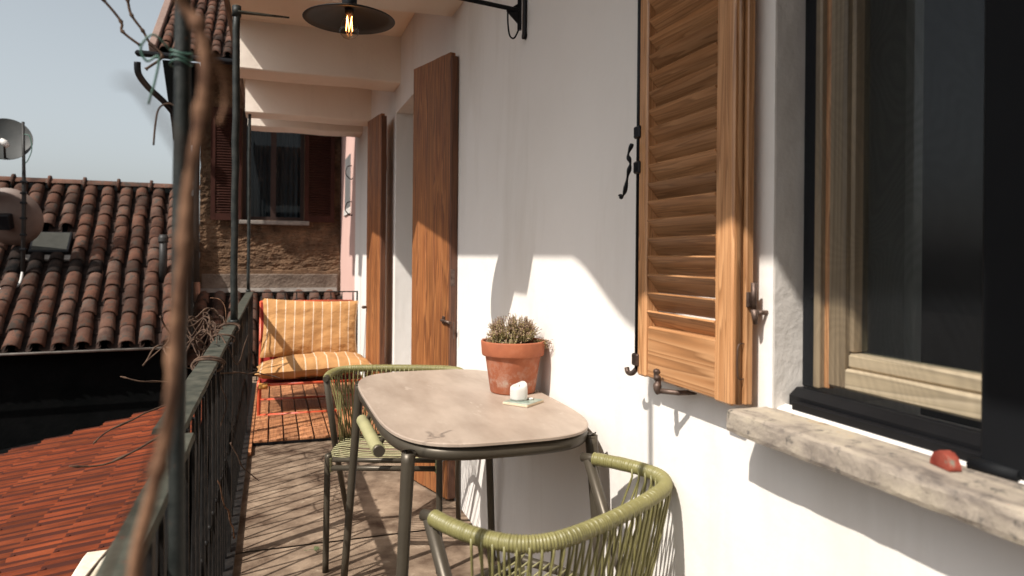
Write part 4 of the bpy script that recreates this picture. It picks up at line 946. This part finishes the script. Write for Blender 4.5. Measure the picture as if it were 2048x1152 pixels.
# small tiled roof beyond the balcony end
lr = thing('lean_to_roof', 'small clay tiled lean-to roof below the rough brown house wall', 'roof', (.0, 8.8, .3))
tile_roof(lr, Vector((0, 8.05, -.08)), 0, radians(27.5), -.80, .80, .187, 7, .222, roof_tile)
obj('roof_deck', G().box((-.9, .0, -.05), (.83, 1.62, -.002), T=Matrix.Translation((0, 8.05, -.08)) @ Matrix.Rotation(radians(27.5), 4, 'X')), dark_wall, lr, wld=True)
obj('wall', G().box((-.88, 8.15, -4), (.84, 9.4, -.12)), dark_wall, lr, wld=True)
obj('flashing', G().prism([(9.43, .700), (9.50, .755), (9.40, .748), (9.38, .700)], -.86, .80, 'x'), lead_m, lr, wld=True)

# ------------------------------------------------------------------ rough brown house
bh = thing('brown_house', 'rough brown rendered house with dark shutters at the end of the balcony', 'house', (0, 9.5, 0))
HX0, HX1, HY = -.86, .84, 9.5; WA, WB, WC, WD = -.37, .382, 1.612, 3.0
g = G(); nx, nz = 150, 280; z0, z1 = .45, 3.75; vs = []
for j in range(nz + 1):
    z = z0 + (z1 - z0) * j / nz
    for i in range(nx + 1):
        x = HX0 + (HX1 - HX0) * i / nx; p = Vector((x * 7, 0, z * 7))
        q = Vector((x * 5, 0, z * 14)); d = .012 * MN.noise(p) + .016 * MN.noise(q * 1.7) + .012 * MN.noise(q * 4) + .010 * MN.noise(q * 9)
        if z < .98 + .04 * MN.noise(Vector((x * 4, 2, 0))): d = .035 + .008 * MN.noise(p)
        e = .012 * MN.noise(Vector((0, z * 9, 3))) if i == 0 else 0
        vs.append((x + e, HY - .02 - d * .9, z))
fs = []
for j in range(nz):
    for i in range(nx):
        x = HX0 + (HX1 - HX0) * (i + .5) / nx; z = z0 + (z1 - z0) * (j + .5) / nz
        if WA < x < WB and WC < z < WD: continue
        fs.append((j * (nx + 1) + i, j * (nx + 1) + i + 1, (j + 1) * (nx + 1) + i + 1, (j + 1) * (nx + 1) + i))
obj('rough_render', g.add(vs, fs, False), brown_wall, bh, wld=True)
obj('plinth_render', G().box((HX0 + .02, HY - .062, .5), (HX1 - .02, HY - .03, .93), .015, jit=.004), grey_wall, bh, wld=True)
g = G(); g.box((HX0 + .004, HY + .001, -4), (WA, HY + 1.2, 3.8)); g.box((WB, HY + .001, -4), (HX1, HY + 1.2, 3.8)); g.box((WA, HY + .001, -4), (WB, HY + 1.2, WC)); g.box((WA, HY + .001, WD), (WB, HY + 1.2, 3.8))
obj('wall', g, brown_wall, bh, wld=True)
obj('room', G().box((WA - .01, HY + .5, WC), (WB + .01, HY + .53, WD)), room_m, bh, wld=True)
obj('sill', G().box((WA - .03, HY - .13, 1.555), (WB + .065, HY + .06, 1.608), .008, jit=.002), lead_m, bh, wld=True)
wf = obj('window', G().box((WA, HY + .05, WC), (WA + .045, HY + .10, WD)).box((WB - .045, HY + .05, WC), (WB, HY + .10, WD)).box((-.03, HY + .05, WC), (.035, HY + .10, WD)).box((WA, HY + .051, WC), (WB, HY + .099, WC + .05)), window_frame_dark, bh, wld=True)
obj('curtain', G().add([q for i in range(121) for q in ((WA + .03 + (WB - WA - .06) * i / 120, HY + .17 + .02 * sin(i * .55) + .012 * sin(i * .21), WC), (WA + .03 + (WB - WA - .06) * i / 120, HY + .17 + .02 * sin(i * .55 + .3), WD))], [(2 * i, 2 * i + 2, 2 * i + 3, 2 * i + 1) for i in range(120)], True), curtain_m, bh, wld=True)
o = obj('pane', G().add([(WA, HY + .115, WC), (WB, HY + .115, WC), (WB, HY + .115, WD), (WA, HY + .115, WD)], [(0, 1, 2, 3)]), glass_f, bh, wld=True)
for (a, b_, sgn) in ((WA - .36, WA - .005, 1), (WB + .004, WB + .375, -1)):
    zs0, zs1, y0_, y1_ = 1.602, 3.0, HY - .115, HY - .075
    g = G(); g.box((a, y0_, zs0), (a + .05, y1_, zs1)).box((b_ - .05, y0_, zs0), (b_, y1_, zs1)).box((a + .051, y0_ + .002, zs0), (b_ - .051, y1_ - .002, zs0 + .085)).box((a + .051, y0_ + .002, zs1 - .08), (b_ - .051, y1_ - .002, zs1))
    s_ = obj('window_shutter', g, redbrown, bh, wld=True)
    g = G(); z = zs0 + .10
    while z < zs1 - .09:
        g.prism([(y0_ + .004, z), (y0_ + .008, z - .004), (y1_ - .004, z + .022), (y1_ - .008, z + .026)], a + .052, b_ - .052, 'x'); z += .033
    g.v = [(x, y - 0, z) for x, y, z in g.v]
    o = obj('slats', g, redbrown, s_, kind='stuff'); o.location = (0, -9.5, 0)
# eaves, tiles, rake board, brace
EY, EZ = 8.62, 3.40; SLH = radians(37)
Bh = tile_roof(bh, Vector((0, EY, EZ)), 0, SLH, -1.15, .9, .13, 13, .17, roof_tile)
obj('eaves_board', G().box((-1.30, .02, -.05), (1.0, 2.3, -.004), T=Matrix.Translation((0, EY, EZ)) @ Matrix.Rotation(SLH, 4, 'X')), dark_wall, bh, wld=True)
obj('rake_board', G().box((-1.31, .0, -.03), (-1.235, 2.3, .10), .006, T=Matrix.Translation((0, EY, EZ)) @ Matrix.Rotation(SLH, 4, 'X')), M_plain('rake_timber', (.20, .14, .115), .8), bh, wld=True)
obj('gutter', G().box((-1.44, EY - .08, EZ - .06), (1.0, EY + .01, EZ + .0), .02), black_metal, bh, wld=True)
obj('curved_brace', G().tube(spline([(-1.47, 8.9, EZ - .05), (-1.46, 8.92, EZ - .18), (-1.38, 9.0, EZ - .30), (-1.24, 9.15, EZ - .42), (-1.15, 9.3, EZ - .52)]),   .036, 10), black_metal, bh, wld=True)
obj('eave_beam', G().add([(-1.27, 9.3, 3.5), (-.86, 9.3, 3.5), (-.86, 9.3, 2.55), (-1.14, 9.3, 2.55), (-1.27, 9.7, 3.5), (-.86, 9.7, 3.5), (-.86, 9.7, 2.55), (-1.14, 9.7, 2.55)], [(0, 1, 2, 3), (4, 5, 6, 7), (0, 3, 7, 4), (3, 2, 6, 7), (0, 1, 5, 4), (1, 2, 6, 5)]), dark_wall, bh, wld=True)
dp = thing('downpipe', 'rain downpipe, dark above and copper pink below, at the corner of the brown house', 'pipe', (-.9, 9.3, .2))
obj('upper_pipe', G().tube([(-.895, 9.38, 2.7), (-.895, 9.38, 1.9), (-.88, 9.38, .83)], .035, 12), pipe_dark, dp, wld=True)
obj('lower_pipe', G().tube(spline([(-.88, 9.38, .83), (-.868, 9.37, .5), (-.83, 9.30, .22), (-.90, 9.2, .14)]), .040, 12), pipe_pink, dp, wld=True)
obj('pipe_collar', G().tube([(-.887, 9.38, 1.20), (-.887, 9.38, 1.23)], .042, 12), pipe_dark, dp, wld=True)

# dark plank screen added behind the viewer, out of view, to shade the window recess
ps = thing('unseen_shade_screen', 'dark plank screen added unseen behind the viewer to shade the window recess', 'shade screen', (.3, -.5, 0))
for k in range(8):
    obj('plank', G().box((-.17 + k * .127, -.52, .02), (-.17 + k * .127 + .124, -.495, 2.3), .002), window_frame_dark, ps, wld=True)
# houses across the courtyard, mirrored in the window glass
oh = thing('tall_house', 'tall dark house across the courtyard, seen only as a reflection in the window', 'house', (-8.5, 11, -4))
obj('wall', G().box((-9.75, 10.2, -4), (-5.2, 14, 8.5)), far_wall, oh, wld=True)
ol = thing('low_house', 'low dark house across the courtyard, reflected below the sky in the window', 'house', (-14, 9, -4))
obj('wall', G().box((-22, -6, -4), (-12, 10, 1.72)), far_wall, ol, wld=True)
